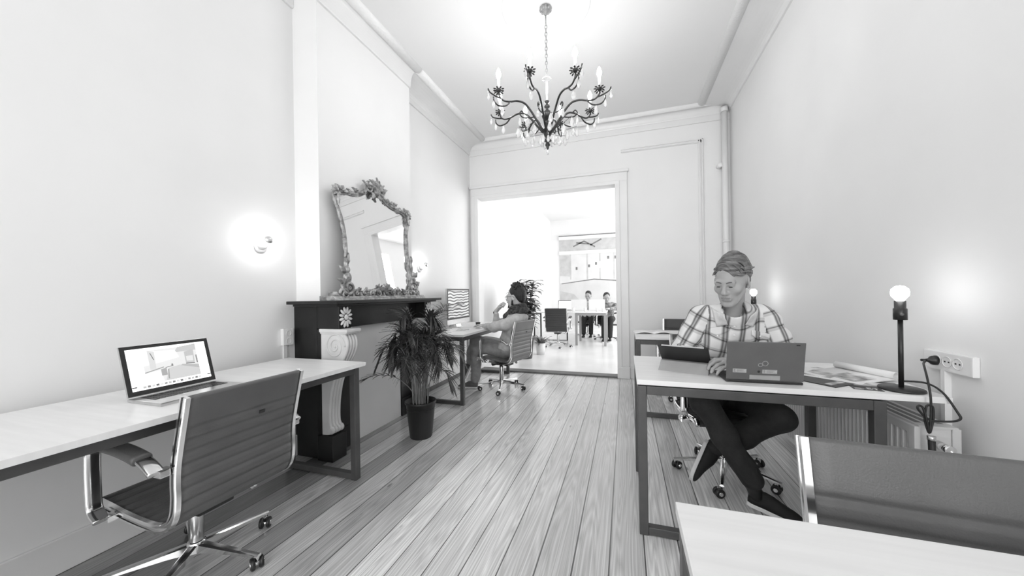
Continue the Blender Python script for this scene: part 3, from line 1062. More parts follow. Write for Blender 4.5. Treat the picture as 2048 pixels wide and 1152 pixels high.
# ------------------------------------------------------------------ fireplace
fp = thing('fireplace', 'black marble fireplace surround with white scroll brackets and a white board closing the hearth', 'fireplace', ((XC - 2.0) / 2, 2.6, 0))
F0, F1 = 1.985, 3.225            # surround from/to along the wall
mb = MB()
mb.box((-2.355, 1.905, 1.142), (-1.885, 3.335, 1.166), bevel=0.004)
mb.box((-2.34, 1.945, 1.126), (-1.925, 3.29, 1.143), bevel=0.004)
mb.build('mantel_shelf', M_BLACKMARBLE, fp)
mb = MB()
mb.box((-2.155, F0 + .11, .955), (-2.06, F1 - .11, 1.127))
mb.build('frieze', M_BLACKMARBLE, fp, bevel=0.003)
for y0, y1 in ((1.995, 2.06), (3.15, 3.215)):
    MB().box((-2.388, y0, 0), (-2.168, y1, 1.127)).build('side_panel', M_BLACKMARBLE, fp, bevel=0.003)
for y0 in (F0, F1 - .115):
    y1 = y0 + .115
    MB().box((-2.155, y0, .962), (-1.952, y1, 1.127)).build('frieze_block', M_BLACKMARBLE, fp, bevel=0.003)
    # black pilaster behind the bracket, wider towards the hearth
    ya, yb = (y0, y1 + .17) if y0 < 2.5 else (y0 - .17, y1)
    MB().box((-2.155, ya, 0.14), (-2.125, yb, .957)).build('pilaster', M_BLACKMARBLE, fp, bevel=0.002)
    mb = MB()
    mb.box((-2.155, ya - .0, 0), (-2.115, yb + .0, .17))
    mb.box((-2.155, y0 - .012, 0), (-2.015, y1 + .006, .185))
    mb.build('plinth', M_BLACKMARBLE, fp, bevel=0.004)
    # white scroll bracket: S profile in (x,z) extruded along y
    outer = spline([(-2.125, 0, .185), (-2.062, 0, .190), (-2.046, 0, .205), (-2.046, 0, .235), (-2.060, 0, .27), (-2.062, 0, .34), (-2.052, 0, .45), (-2.024, 0, .57), (-1.975, 0, .68), (-1.925, 0, .755), (-1.895, 0, .82), (-1.893, 0, .875), (-1.915, 0, .918), (-1.96, 0, .935), (-2.02, 0, .93), (-2.125, 0, .93)], 6)
    poly = [(p.x, p.z) for p in outer]
    mb = MB()
    mb.prism(poly, y0 + .004, y1 - .004, 'Y')
    br = mb.build('scroll_bracket', M_WHITEMARBLE, fp, bevel=0.004)
    # flutes: raised rolls on the front face
    face = [p for p in outer if p.z > .20 and p.z < .925 and p.x > -2.10]
    for k in range(4):
        yy = y0 + .016 + k * .0277
        mb = MB()
        mb.tube([Vector((p.x - .002, yy, p.z)) for p in face], 0.0115, 8)
        mb.build('reed', M_WHITEMARBLE, br)
    # foot roll
    mb = MB()
    for k in range(4):
        yy = y0 + .003 + k * .0277
        mb.lathe([(.012, 0), (.027, .002), (.029, .012), (.027, .023), (.012, .0255)], (-2.050, yy, .220), 'Y', n=18)
    mb.lathe([(.009, -.004), (.009, 0), (.016, 0), (.016, -.003)], (-2.050, y0 + .004, .220), 'Y', n=16)
    mb.build('foot_roll', M_WHITEMARBLE, br)
    # volute carved on the side faces
    for side, yy in ((-1, y0 + .004), (1, y1 - .004)):
        pts = []
        for k in range(70):
            a = k / 69 * 4.6 * PI
            rr = .088 * (1 - k / 69) + .010
            pts.append((-1.995 + rr * math.cos(a) * 0.92, yy + side * .001, .835 + rr * math.sin(a)))
        mb = MB()
        mb.tube(pts, 0.0055, 6)
        mb.ball((-1.995, yy, .835), (.011, .007, .011))
        mb.build('volute', M_WHITEMARBLE, br)
    mb = MB()
    mb.box((-2.125, y0 - .012, .938), (-1.872, y1 + .012, .962), bevel=0.005)
    mb.box((-2.125, y0 - .004, .926), (-1.885, y1 + .004, .940), bevel=0.004)
    mb.build('bracket_cap', M_WHITEMARBLE, br)
    # flower rosette on the frieze block
    c = Vector((-1.950, (y0 + y1) / 2, 1.045))
    mb = MB()
    for k in range(12):
        a = 2 * PI * (k + .5) / 12
        dv = Vector((0, math.cos(a) * .8, math.sin(a)))
        rot = Vector((1, 0, 0)).rotation_difference(Vector((1, 0, 0))).to_matrix()
        rotm = Matrix.Rotation(a, 3, 'X')
        mb.ball(c + dv * .052 + Vector((.006, 0, 0)), (.009, .027 if abs(math.sin(a)) > .5 else .022, .0105), rotm, 10, 6)
    mb.build('rosette', M_WHITEMARBLE, fp)
    mb = MB()
    mb.ball(c + Vector((.008, 0, 0)), (.012, .017, .021))
    for k in range(8):
        a = 2 * PI * k / 8
        mb.ball(c + Vector((.016, math.cos(a) * .009, math.sin(a) * .011)), .0045, None, 8, 6)
    mb.build('rosette_heart', M_WHITEMARBLE, fp)
mb = MB()
mb.box((-2.152, F0 + .27, .0), (-2.136, F1 - .27, .958))
mb.build('hearth_board', M_PANEL, fp, bevel=0.002)

# ------------------------------------------------------------------ carved mirror on the mantel
mr = thing('mirror', 'arched wall mirror in a carved silvered rococo frame, standing on the mantel shelf', 'mirror', (-2.05, 2.58, 1.166))
ctr_y = 2.575
def mp(y, z, out=0.0):
    """point on the leaning mirror plane: y along the wall, z height above the shelf"""
    return Vector((-2.025 - 0.105 * z / 1.0 + out, y, 1.166 + z))
# outline of the frame centreline (half, mirrored)
half = [(y_, z_ * .965) for y_, z_ in [(0.0, 1.005), (0.06, 1.01), (0.12, .965), (0.19, .925), (0.26, .905), (0.34, .90), (0.42, .885), (0.462, .86), (0.468, .82), (0.448, .74), (0.425, .66), (0.412, .56), (0.408, .46), (0.412, .36), (0.418, .26), (0.42, .16), (0.415, .09), (0.36, .055), (0.24, .05), (0.12, .065), (0.0, .075)]]
left = [mp(ctr_y - y, z) for y, z in half]
right = [mp(ctr_y + y, z) for y, z in half]
loop = left + right[-2:0:-1]
loop_s = spline(loop, 6, closed=True)
# glass: fan over the outline
mb = MB()
cv = mb.bm.verts.new(mp(ctr_y, .5, 0.0))
lv = [mb.bm.verts.new(p) for p in loop_s]
for a, b in zip(lv, lv[1:] + lv[:1]):
    mb._face([cv, a, b])
gl = mb.build('mirror_glass', M_MIRROR, mr)
mb = MB()
cv = mb.bm.verts.new(mp(ctr_y, .5, -0.012))
lv = [mb.bm.verts.new(p + Vector((-.012, 0, 0))) for p in loop_s]
for a, b in zip(lv, lv[1:] + lv[:1]):
    mb._face([cv, b, a])
mb.build('back_board', M_BLACKP, mr)
mb = MB()
nls = len(loop_s)
mb.tube([p + Vector((.008, 0, 0)) for p in loop_s], [0.0155 + 0.0022 * math.sin(k * .55) for k in range(nls)], 10, closed=True)
mb.tube([p.lerp(mp(ctr_y, .5), 0.045) + Vector((.006, 0, 0)) for p in loop_s], 0.008, 8, closed=True)
frame_o = mb.build('frame', M_GILT, mr)

def scroll(mb, c, r, turns, a0, sgn, tr, plane=mp, out=.022):
    pts, rad = [], []
    n = int(18 * turns)
    for k in range(n + 1):
        t = k / n
        a = a0 + sgn * t * turns * 2 * PI
        rr = r * (1 - t) ** .8 + r * .12
        pts.append(plane(c[0] + rr * math.cos(a), c[1] + rr * math.sin(a), out + .012 * t))
        rad.append(tr * (1 - .35 * t))
    mb.tube(pts, rad, 8)
    mb.ball(pts[-1], tr * 1.15, None, 8, 6)

def leaf(mb, c, ang, ln, wd, out=.02, curl=.02):
    """pointed acanthus leaf"""
    rows = []
    d = Vector((math.cos(ang), math.sin(ang)))
    s_ = Vector((-d.y, d.x))
    for k in range(7):
        t = k / 6
        w = wd * math.sin(PI * min(1, t * .92 + .08)) * (1 + .25 * math.sin(k * 2.6))
        o = out + curl * math.sin(t * PI * .8)
        row = []
        for u, dz in ((-1, -.006), (-.5, .003), (0, .006), (.5, .003), (1, -.006)):
            q = Vector(c) + d * (ln * t) + s_ * (w * u)
            row.append(mp(q.x, q.y, o + dz))
        for u, dz in ((1, -.012), (-1, -.012)):
            q = Vector(c) + d * (ln * t) + s_ * (w * u * .8)
            row.append(mp(q.x, q.y, o + dz))
        rows.append(row)
    mb.strip(rows, closed=True)

rnd = random.Random(4)
# crest: shell with leaves at the top
mb = MB()
for k in range(9):
    a = PI * (.12 + .76 * k / 8)
    leaf(mb, (ctr_y + .01, .965), a, .105 + .02 * math.sin(k * 2.1), .017, .026, .03)
for sg in (-1, 1):
    scroll(mb, (ctr_y + sg * .075, .975), .045, 1.3, PI / 2, -sg, .010)
    leaf(mb, (ctr_y + sg * .05, .965), PI / 2 - sg * 1.15, .12, .024)
    leaf(mb, (ctr_y + sg * .02, .95), -PI / 2 + sg * .5, .075, .028)
    leaf(mb, (ctr_y + sg * .10, .955), PI / 2 - sg * .3, .06, .018)
mb.ball(mp(ctr_y, .95, .04), (.024, .036, .03))
mb.build('crest', M_GILT, mr)
for sg in (-1, 1):
    mb = MB()
    for t, (y, z) in enumerate(((.16, .912), (.24, .886), (.33, .872), (.40, .862))):
        leaf(mb, (ctr_y + sg * y, z), (0 if sg > 0 else PI) + sg * (.5 if t % 2 else -.4), .060, .014)
        scroll(mb, (ctr_y + sg * y, z + (.020 if t % 2 else -.004)), .019, 1.1, rnd.uniform(0, 6), sg, .0085)
    mb.build('top_garland', M_GILT, mr)
    mb = MB()
    for k in range(5):
        leaf(mb, (ctr_y + sg * .455, .842), (0 if sg > 0 else PI) + sg * (-1.6 + .75 * k), .052, .014)
    scroll(mb, (ctr_y + sg * .462, .852), .034, 1.3, 0, sg, .010)
    leaf(mb, (ctr_y + sg * .455, .82), -PI / 2, .09, .016)
    mb.build('corner_leaf', M_GILT, mr)
    # lower side figures: bust, scroll and leaf
    mb = MB()
    scroll(mb, (ctr_y + sg * .43, .10), .060, 1.5, PI / 2, -sg, .015)
    scroll(mb, (ctr_y + sg * .475, .05), .040, 1.4, PI, sg, .012)
    mb.ball(mp(ctr_y + sg * .432, .17, .022), (.028, .034, .05))
    mb.ball(mp(ctr_y + sg * .436, .235, .03), (.024, .024, .03))
    leaf(mb, (ctr_y + sg * .43, .25), PI / 2 + .2 * sg, .12, .020)
    leaf(mb, (ctr_y + sg * .445, .20), PI / 2 - sg * .8, .09, .022)
    leaf(mb, (ctr_y + sg * .455, .13), (0 if sg > 0 else PI) + sg * .4, .085, .024)
    leaf(mb, (ctr_y + sg * .43, .33), PI / 2, .09, .014)
    mb.build('side_ornament', M_GILT, mr)
mb = MB()
for k in range(9):
    y = -.36 + .09 * k
    scroll(mb, (ctr_y + y, .055), .030, 1.3, rnd.uniform(0, 6.2), 1 if k % 2 else -1, .010)
    leaf(mb, (ctr_y + y, .05), PI / 2 + rnd.uniform(-1.1, 1.1), .062, .018)
for k in range(5):
    leaf(mb, (ctr_y, .075), PI * (.15 + .175 * k), .070, .016, .024, .03)
mb.build('bottom_ornament', M_GILT, mr)
mb = MB()
mb.prism([(-2.135, 1.166), (-1.975, 1.166), (-1.978, 1.178), (-1.990, 1.186), (-1.996, 1.196), (-2.012, 1.203), (-2.135, 1.203)], 1.99, 3.16, 'Y')
mb.prism([(-2.12, 1.203), (-2.005, 1.203), (-2.015, 1.213), (-2.03, 1.232), (-2.11, 1.236)], 2.05, 3.10, 'Y')
mb.build('base_moulding', M_GILT, mr, bevel=0.003)

# ------------------------------------------------------------------ wall lamps
def wall_lamp(label, y, z, x):
    r = thing('wall_lamp', label, 'lamp', (x, y, z))
    ax = Vector((.92, -.12, .36)).normalized()
    q = Vector((0, 0, 1)).rotation_difference(ax).to_matrix()
    mb = MB()
    mb.lathe([(0, 0), (.042, 0), (.042, .012), (.034, .02), (.026, .022)], (x, y, z), 'X', n=28)
    mb.lathe([(.026, .0), (.030, .012), (.030, .03), (.023, .045), (.020, .048)], Vector((x, y, z)) + ax * .012, n=24, rot=q)
    mb.build('porcelain_socket', M_WHITEP, r)
    mb = MB()
    c = Vector((x, y, z)) + ax * .098
    mb.lathe([(.013, -.045), (.016, -.035), (.026, -.018), (.031, 0), (.029, .012)], c, n=24, rot=q)
    mb.build('bulb', M_WBULB, r)
    mb = MB()
    mb.lathe([(.0295, .012), (.025, .021), (.015, .029), (0, .032)], c, n=24, rot=q)
    mb.build('mirrored_cap', M_CHROME, r)
    return r
wall_lamp('bare-bulb wall lamp nearer the camera, on the wall above the left desk', 1.745, 1.548, XN)
wall_lamp('bare-bulb wall lamp beyond the mirror, over the farther left desk', 3.60, 1.512, XL)

# ------------------------------------------------------------------ sockets
s1 = thing('wall_socket', 'white wall socket beside the fireplace at the left wall', 'socket', (XN, 1.925, .90))
mb = MB()
mb.box((XN, 1.885, .845), (XN + .030, 1.968, .965), bevel=0.005)
mb.build('socket_box', M_WHITEP, s1)
mb = MB()
for z in (.877, .933):
    mb.lathe([(.021, 0), (.021, .002), (.018, .002), (.018, -.006), (0, -.006)], (XN + .0305, 1.926, z), 'X', n=20)
mb.build('outlet', M_WHITEP, s1)
mb = MB().box((XN, 1.90, .155), (XN + .014, 1.925, .845))
mb.build('cable_duct', M_TRIM, s1)

s2 = thing('wall_socket', 'white wide wall socket strip on the right wall, black plug in it', 'socket', (XR, 1.92, .88))
mb = MB()
mb.box((XR - .022, 1.822, .846), (XR, 2.055, .926), bevel=0.005)
mb.build('socket_box', M_WHITEP, s2)
for yy in (1.985, 1.935, 1.885):
    mb = MB()
    mb.lathe([(.023, 0), (.023, -.002), (.020, -.002), (.020, .004), (0, .004)], (XR - .0225, yy, .887), 'X', n=22)
    mb.build('outlet', M_WHITEP, s2)
    mb = MB()
    for k in (-1, 1):
        mb.box((XR - .0235, yy + k * .009 - .003, .884), (XR - .0222, yy + k * .009 + .003, .890))
    mb.build('contact', M_BLACKP, s2)
MB().box((XR - .022, 1.948, .12), (XR, 1.968, .848)).build('cable_duct', M_TRIM, s2)

# ------------------------------------------------------------------ radiator under the right desk
rd = thing('radiator', 'white ribbed panel radiator on the right wall under the desk of the man in plaid', 'radiator', (1.19, 2.35, 0.12))
rx0, rx1, ry0, ry1, rz0, rz1 = 1.10, 1.235, 1.83, 3.30, .12, .640
for xa, xb in ((rx0, rx0 + .014), (rx1 - .02, rx1)):
    mb = MB()
    n = int((ry1 - ry0) / .0333)
    pts = []
    for k in range(n):
        y = ry0 + k * .0333
        pts += [(y, 0), (y + .010, 0), (y + .0145, .010), (y + .0285, .010)]
    pts.append((ry1, 0))
    rows = [[(xa + d, y, rz0 + .03), (xa + d, y, rz1 - .03)] for y, d in pts]
    mb.strip(rows, smooth=False)
    mb.box((xa + .011, ry0 + .002, rz0 + .002), (xb + .004, ry1 - .002, rz1 - .002))
    mb.box((xa - .002, ry0 + .001, rz1 - .035), (xb + .002, ry1, rz1), bevel=0.003)
    mb.box((xa - .002, ry0 + .001, rz0), (xb + .002, ry1, rz0 + .03), bevel=0.003)
    mb.box((xa - .003, ry0 - .002, rz0 + .001), (xb + .003, ry0 + .03, rz1 + .001), bevel=0.003)
    mb.build('panel', M_RAD, rd)
mb = MB()
mb.box((rx0 + .012, ry0, rz1 - .002), (rx1 - .004, ry1, rz1 + .006))
tg = mb.build('top_grille', M_RAD, rd)
mb = MB()
for k in range(3):
    xx = rx0 + .024 + k * .034
    mb.box((xx, ry0 + .04, rz1 + .0055), (xx + .020, ry1 - .04, rz1 + .0068))
mb.build('grille_slot', M_RADD, tg)
mb = MB()
mb.box((rx0 + .018, ry0 + .004, rz0 + .20), (rx1 - .024, ry0 + .010, rz1 - .002))
mb.build('side_cover', M_RAD, rd)
mb = MB()
mb.cyl((1.17, ry0, .575), (1.17, ry0 - .06, .575), .016)
mb.tube(spline([(1.17, ry0 - .05, .575), (1.19, ry0 - .075, .53), (1.20, ry0 - .075, .49), (1.205, ry0 - .075, .30), (1.205, ry0 - .075, 0)], 6), .010, 10)
mb.build('valve_pipe', M_CHROME, rd)
mb = MB()
mb.lathe([(.0, .0), (.017, 0), (.021, .01), (.021, .05), (.017, .056), (0, .056)], (1.205, ry0 - .075, .53), 'X', n=18)
mb.build('valve_knob', M_WHITEP, rd)
for yy in (1.98, 3.1):
    MB().box((rx1, yy, .25), (XR - .003, yy + .03, .58)).build('wall_bracket', M_RAD, rd)
# ------------------------------------------------------------------ palm in a black pot
pc = Vector((-1.665, 2.565, 0))
palm = thing('potted_palm', 'bushy palm with narrow leaflets in a black pot by the fireplace', 'plant', pc)
mb = MB()
prof = [(0.0, .0), (.088, .0), (.092, .006), (.121, .285), (.129, .287), (.130, .305), (.121, .305), (.118, .262), (0, .262)]
mb.lathe(prof, pc, n=36)
pot = mb.build('pot', M_POT, palm)
mb = MB()
mb.lathe([(.1185, .245), (.10, .272), (.05, .279), (0, .276)], pc, n=24)
mb.build('soil', M_SOIL, palm)


def frond(root, tip_dir, length, height, droop, rnd, nleaf, ll, plant, mat_leaf, stem_r=.0045):
    """arched stem with paired narrow leaflets"""
    d = Vector((tip_dir[0], tip_dir[1], 0))
    p0 = root
    ctrl = [p0, p0 + Vector((0, 0, height * .45)) + d * length * .10, p0 + Vector((0, 0, height * .86)) + d * length * .42,
            p0 + Vector((0, 0, height * (1.0 - droop * .25))) + d * length * .78, p0 + Vector((0, 0, height * (1.0 - droop))) + d * length]
    pts = spline(ctrl, 8)
    mb = MB()
    mb.mi = 0
    n = len(pts)
    mb.tube(pts, [stem_r * (1 - .75 * i / n) for i in range(n)], 6)
    mb.mi = 1
    i0 = int(n * .50)
    side0 = Vector((-d.y, d.x, 0)).normalized() if d.length > 1e-4 else Vector((1, 0, 0))
    for j in range(nleaf):
        t = j / max(1, nleaf - 1)
        fi = i0 + t * (n - 1 - i0)
        i = min(n - 2, int(fi))
        p = pts[i].lerp(pts[i + 1], fi - i)
        tg = (pts[i + 1] - pts[i]).normalized()
        for sg in (-1, 1):
            L = ll * (.55 + .6 * math.sin(PI * (.2 + .68 * t))) * rnd.uniform(.8, 1.15)
            out = (side0 * sg * (1.0 - .45 * t) + tg * (.45 + .6 * t) + Vector((0, 0, .15))).normalized()
            w = .0092 * rnd.uniform(.8, 1.2)
            rows = []
            q = p.copy()
            dirn = out.copy()
            nn = 6
            for k in range(nn):
                u = k / (nn - 1)
                ww = w * (1 - u) ** .6 * min(1, .35 + 3 * u) if k < nn - 1 else .0004
                sd = dirn.cross(Vector((0, 0, 1)))
                sd = sd.normalized() if sd.length > 1e-4 else side0
                rows.append([q - sd * ww + Vector((0, 0, .0022)), q, q + sd * ww + Vector((0, 0, .0022))])
                q = q + dirn * (L / (nn - 1))
                dirn = (dirn + Vector((0, 0, -.06 - .09 * rnd.random()))).normalized()
            mb.strip(rows)
    return mb.build('frond', [M_STEM, mat_leaf], plant)


rnd = random.Random(11)
for k in range(44):
    a = k * 2.399 + rnd.uniform(-.3, .3)
    rr = rnd.uniform(.01, .07)
    root = pc + Vector((math.cos(a) * rr, math.sin(a) * rr, .268))
    tall = k % 3
    if tall == 0:
        h, L, dr = rnd.uniform(.58, .78), rnd.uniform(.03, .15), .06
    elif tall == 1:
        h, L, dr = rnd.uniform(.48, .66), rnd.uniform(.14, .26), .22
    else:
        h, L, dr = rnd.uniform(.42, .56), rnd.uniform(.18, .30), .30
    frond(root, (math.cos(a), math.sin(a)), L, h, dr, rnd, 12, .155, palm, M_LEAF)
# the few fronds that stand out in the picture: one low to the left, one tall fan towards the monitor
frond(pc + Vector((-.03, -.02, .268)), (-.75, -.62), .40, .29, .10, rnd, 7, .13, palm, M_LEAF)
frond(pc + Vector((.02, .03, .268)), (.05, .98), .42, .78, -.05, rnd, 12, .19, palm, M_LEAF)
frond(pc + Vector((.02, .03, .268)), (.30, .75), .40, .56, .22, rnd, 13, .17, palm, M_LEAF)
frond(pc + Vector((.03, .02, .268)), (.55, .55), .30, .30, .6, rnd, 11, .16, palm, M_LEAF)

# ------------------------------------------------------------------ tall broad-leaved plant in the far room
qc = Vector((-1.74, 6.10, .018))
fig = thing('potted_rubber_plant', 'tall broad-leaved plant in a grey pot behind the man with the scarf', 'plant', qc)
MB().lathe([(0, 0), (.115, 0), (.118, .01), (.155, .36), (.168, .362), (.168, .40), (.155, .40), (.15, .34), (0, .34)], qc, n=32).build('pot', M_POTG, fig)
MB().lathe([(.151, .33), (.08, .348), (0, .35)], qc, n=20).build('soil', M_SOIL, fig)
M_LEAF2 = mat('broad_leaf', 0.20, 0.28, var=0.6, scale=9)
rnd = random.Random(5)
mb = MB()
stems = []
for k in range(9):
    a = k * .7 + .2
    top = qc + Vector((math.cos(a) * rnd.uniform(.04, .22), math.sin(a) * rnd.uniform(.06, .2), rnd.uniform(.95, 1.45)))
    st = spline([qc + Vector((math.cos(a) * .04, math.sin(a) * .04, .34)), qc + Vector((math.cos(a) * .07, math.sin(a) * .07, .8)), top], 8)
    stems.append(st)
    mb.tube(st, [.012 * (1 - .6 * i / len(st)) for i in range(len(st))], 7)
mb.build('stem', M_STEM, fig)
mb = MB()
for st in stems:
    for j in range(44):
        t = .36 + .64 * j / 43
        i = min(len(st) - 1, int(t * (len(st) - 1)))
        p = st[i]
        a = j * 2.4 + rnd.random()
        L, w = rnd.uniform(.16, .26), rnd.uniform(.034, .052)
        dirn = Vector((math.cos(a), math.sin(a), rnd.uniform(.1, .8))).normalized()
        rows = []
        q = p.copy()
        for k in range(7):
            u = k / 6
            ww = w * math.sin(PI * min(1, .06 + u * .94)) ** .8 + .0005
            sd = dirn.cross(Vector((0, 0, 1)))
            sd = sd.normalized() if sd.length > 1e-4 else Vector((1, 0, 0))
            rows.append([q - sd * ww + Vector((0, 0, .008)), q, q + sd * ww + Vector((0, 0, .008))])
            q = q + dirn * L / 6
            dirn = (dirn + Vector((0, 0, -.19))).normalized()
        mb.strip(rows)
mb.build('foliage', M_LEAF2, fig)

# small planter near the tall plant
sc_ = Vector((-1.57, 6.55, .018))
sp = thing('potted_plant', 'small leafy plant in a pale pot, at the foot of the tall plant', 'plant', sc_)
MB().lathe([(0, 0), (.075, 0), (.10, .22), (.092, .22), (.09, .19), (0, .19)], sc_, n=24).build('pot', M_WHITEP, sp)
mb = MB()
for k in range(30):
    a = k * 2.4
    dirn = Vector((math.cos(a), math.sin(a), rnd.uniform(.5, 2.0))).normalized()
    q = sc_ + Vector((math.cos(a) * .03, math.sin(a) * .03, .19))
    rows = []
    L, w = rnd.uniform(.16, .30), .022
    for i in range(7):
        u = i / 6
        ww = w * math.sin(PI * min(1, .06 + u * .94)) + .0005
        sd = dirn.cross(Vector((0, 0, 1))).normalized()
        rows.append([q - sd * ww + Vector((0, 0, .006)), q, q + sd * ww + Vector((0, 0, .006))])
        q = q + dirn * L / 6
        dirn = (dirn + Vector((0, 0, -.22))).normalized()
    mb.strip(rows)
mb.build('foliage', M_LEAF2, sp)
# ------------------------------------------------------------------ chandelier
cc = Vector((-0.596, 2.85, 0))
ch = thing('chandelier', 'eight-armed bronze chandelier with lit candle bulbs and hanging crystal drops', 'chandelier', (cc.x, cc.y, ZC))
mb = MB()
for k in range(10):
    a = 2 * PI * k / 10
    mb.ball(cc + Vector((math.cos(a) * .036, math.sin(a) * .036, ZC - .012)), (.017, .017, .02), None, 10, 8)
mb.lathe([(.0, -.062), (.009, -.060), (.014, -.05), (.026, -.038), (.036, -.026), (.045, -.01), (.046, 0)], cc + Vector((0, 0, ZC)), n=28)
M_ROSE = mat('grey_metal_canopy', 0.34, 0.4, 0.5, var=0.4, scale=30)
mb.build('canopy', M_ROSE, ch)
mb = MB().cyl(cc + Vector((0, 0, ZC - .055)), cc + Vector((0, 0, 3.42)), .0045, n=8)
mb.build('rod', M_ROSE, ch)
mb = MB()
z = 3.425
k = 0
while z > 3.02:
    pts = []
    for i in range(14):
        a = 2 * PI * i / 14
        off = Vector((math.cos(a) * .009, 0, math.sin(a) * .019))
        if k % 2:
            off = Vector((0, off.x, off.z))
        pts.append(cc + Vector((0, 0, z - .015)) + off)
    mb.tube(pts, .0028, 6, closed=True)
    z -= .030
    k += 1
mb.build('chain', M_ROSE, ch)
mb = MB()
mb.lathe([(0, 3.03), (.006, 3.028), (.008, 2.99), (.034, 2.985), (.040, 2.978), (.034, 2.972), (.010, 2.968), (.009, 2.80), (.012, 2.79)], cc, n=20)
M_COLG = mat('pale_glass_stem', 0.55, 0.15, 0.2, coat=0.5)
mb.build('stem', M_COLG, ch)
mb = MB()
prof = [(.010, 2.80), (.018, 2.795), (.022, 2.785), (.012, 2.775), (.010, 2.762), (.022, 2.755), (.025, 2.745), (.012, 2.735), (.010, 2.725), (.030, 2.705), (.042, 2.690), (.046, 2.672), (.040, 2.655), (.026, 2.645), (.014, 2.635), (.012, 2.62),
        (.022, 2.612), (.024, 2.602), (.012, 2.594), (.011, 2.575), (.030, 2.565), (.040, 2.55), (.036, 2.53), (.026, 2.505), (.018, 2.49), (.013, 2.478), (.030, 2.470), (.033, 2.462), (.014, 2.455), (.013, 2.445), (.020, 2.435), (.020, 2.424), (.010, 2.415), (.012, 2.405), (.005, 2.392), (0, 2.388)]
mb.lathe([(r, h) for r, h in prof], cc, n=24)
mb.build('hub', M_BRONZE, ch)


def crystal(mb, top, ln, w):
    ln, w = ln * 1.25, w * 1.35
    """faceted drop"""
    n = 6
    prof = [(0.12, 0), (.62, -.25), (1, -.62), (.55, -.9), (.0, -1.0)]
    rings = []
    for r_, h in prof[:-1]:
        rings.append([mb.bm.verts.new(top + Vector((math.cos(2 * PI * i / n) * w * r_, math.sin(2 * PI * i / n) * w * r_ * .55, h * ln))) for i in range(n)])
    tip = mb.bm.verts.new(top + Vector((0, 0, -ln)))
    for a, b in zip(rings, rings[1:]):
        for i in range(n):
            mb._face([a[i], a[(i + 1) % n], b[(i + 1) % n], b[i]])
    for i in range(n):
        mb._face([rings[-1][i], rings[-1][(i + 1) % n], tip])
    mb._face(rings[0][::-1])
    mb.ball(top + Vector((0, 0, .010)), .0055, None, 8, 6)


for k in range(8):
    a = 2 * PI * (k + .5) / 8 + R(18) + PI / 2
    d = Vector((math.cos(a), math.sin(a), 0))
    P = lambda r_, z_: cc + d * r_ + Vector((0, 0, z_))
    mb = MB()
    main = spline([P(.018, 2.52), P(.05, 2.555), P(.10, 2.62), P(.15, 2.685), P(.205, 2.735), P(.27, 2.742), P(.33, 2.725), P(.385, 2.722), P(.42, 2.745), P(.428, 2.775)], 6)
    mb.tube(main, [.0098 - .004 * i / len(main) for i in range(len(main))], 8)
    # trailing scroll under the cup and the leaf curl beyond it
    mb.tube(spline([P(.33, 2.725), P(.37, 2.685), P(.43, 2.675), P(.465, 2.70), P(.472, 2.735)], 6), .006, 7)
    mb.tube(spline([P(.12, 2.642), P(.17, 2.625), P(.225, 2.62), P(.25, 2.645), P(.235, 2.668), P(.215, 2.655)], 6), .0052, 7)
    mb.tube(spline([P(.415, 2.735), P(.455, 2.745), P(.50, 2.765), P(.515, 2.79)], 6), .006, 7)
    arm = mb.build('arm', M_BRONZE, ch)
    c = P(.428, 2.775)
    mb = MB()
    mb.lathe([(.006, 0), (.014, .006), (.020, .016), (.021, .026), (.012, .028)], c, n=16)
    for i in range(8):
        b = 2 * PI * i / 8
        dv = Vector((math.cos(b), math.sin(b), 0))
        rot = Matrix.Rotation(b, 3, 'Z')
        mb.ball(c + dv * .034 + Vector((0, 0, .026)), (.013, .008, .004), rot, 8, 6)
        mb.ball(c + dv * .030 + Vector((0, 0, .006)), (.012, .007, .004), rot @ Matrix.Rotation(.5, 3, 'Y'), 8, 6)
    mb.build('flower_cup', M_BRONZE, arm)
    mb = MB().cyl(c + Vector((0, 0, .026)), c + Vector((0, 0, .105)), .0105, n=14)
    mb.build('candle_sleeve', M_CANDLE, arm)
    mb = MB()
    mb.lathe([(.007, .105), (.0115, .118), (.0185, .135), (.0185, .152), (.012, .174), (.004, .190), (0, .196)], c, n=16)
    mb.build('bulb', M_CBULB, arm)
    for r_, z_, ln, w in ((.472, 2.712, .058, .011), (.516, 2.755, .045, .009), (.40, 2.672, .062, .013), (.25, 2.61, .055, .012)):
        mb = MB()
        crystal(mb, P(r_, z_), ln, w)
        mb.build('crystal_drop', M_CRYSTAL, arm)
    d2 = Vector((math.cos(a + PI / 8), math.sin(a + PI / 8), 0))
    for dist, z_, ln, w in ((.165, 2.545, .062, .015), (.245, 2.57, .062, .015), (.06, 2.49, .05, .012)):
        mb = MB()
        crystal(mb, cc + d2 * dist + Vector((0, 0, z_)), ln, w)
        mb.build('crystal_drop', M_CRYSTAL, ch)
    mb = MB()
    mb.tube([cc + d2 * .03 + Vector((0, 0, 2.53)), cc + d2 * .165 + Vector((0, 0, 2.556)), cc + d2 * .245 + Vector((0, 0, 2.582))], .0018, 5)
    mb.build('crystal_wire', M_BRONZE, ch)
mb = MB()
mb.lathe([(0, 0), (.008, -.006), (.013, -.022), (.010, -.036), (0, -.042)], cc + Vector((0, 0, 2.389)), n=8, smooth=False)
mb.build('bottom_ball', M_CRYSTAL, ch)
# ------------------------------------------------------------------ desk lamps
ZT = 0.765


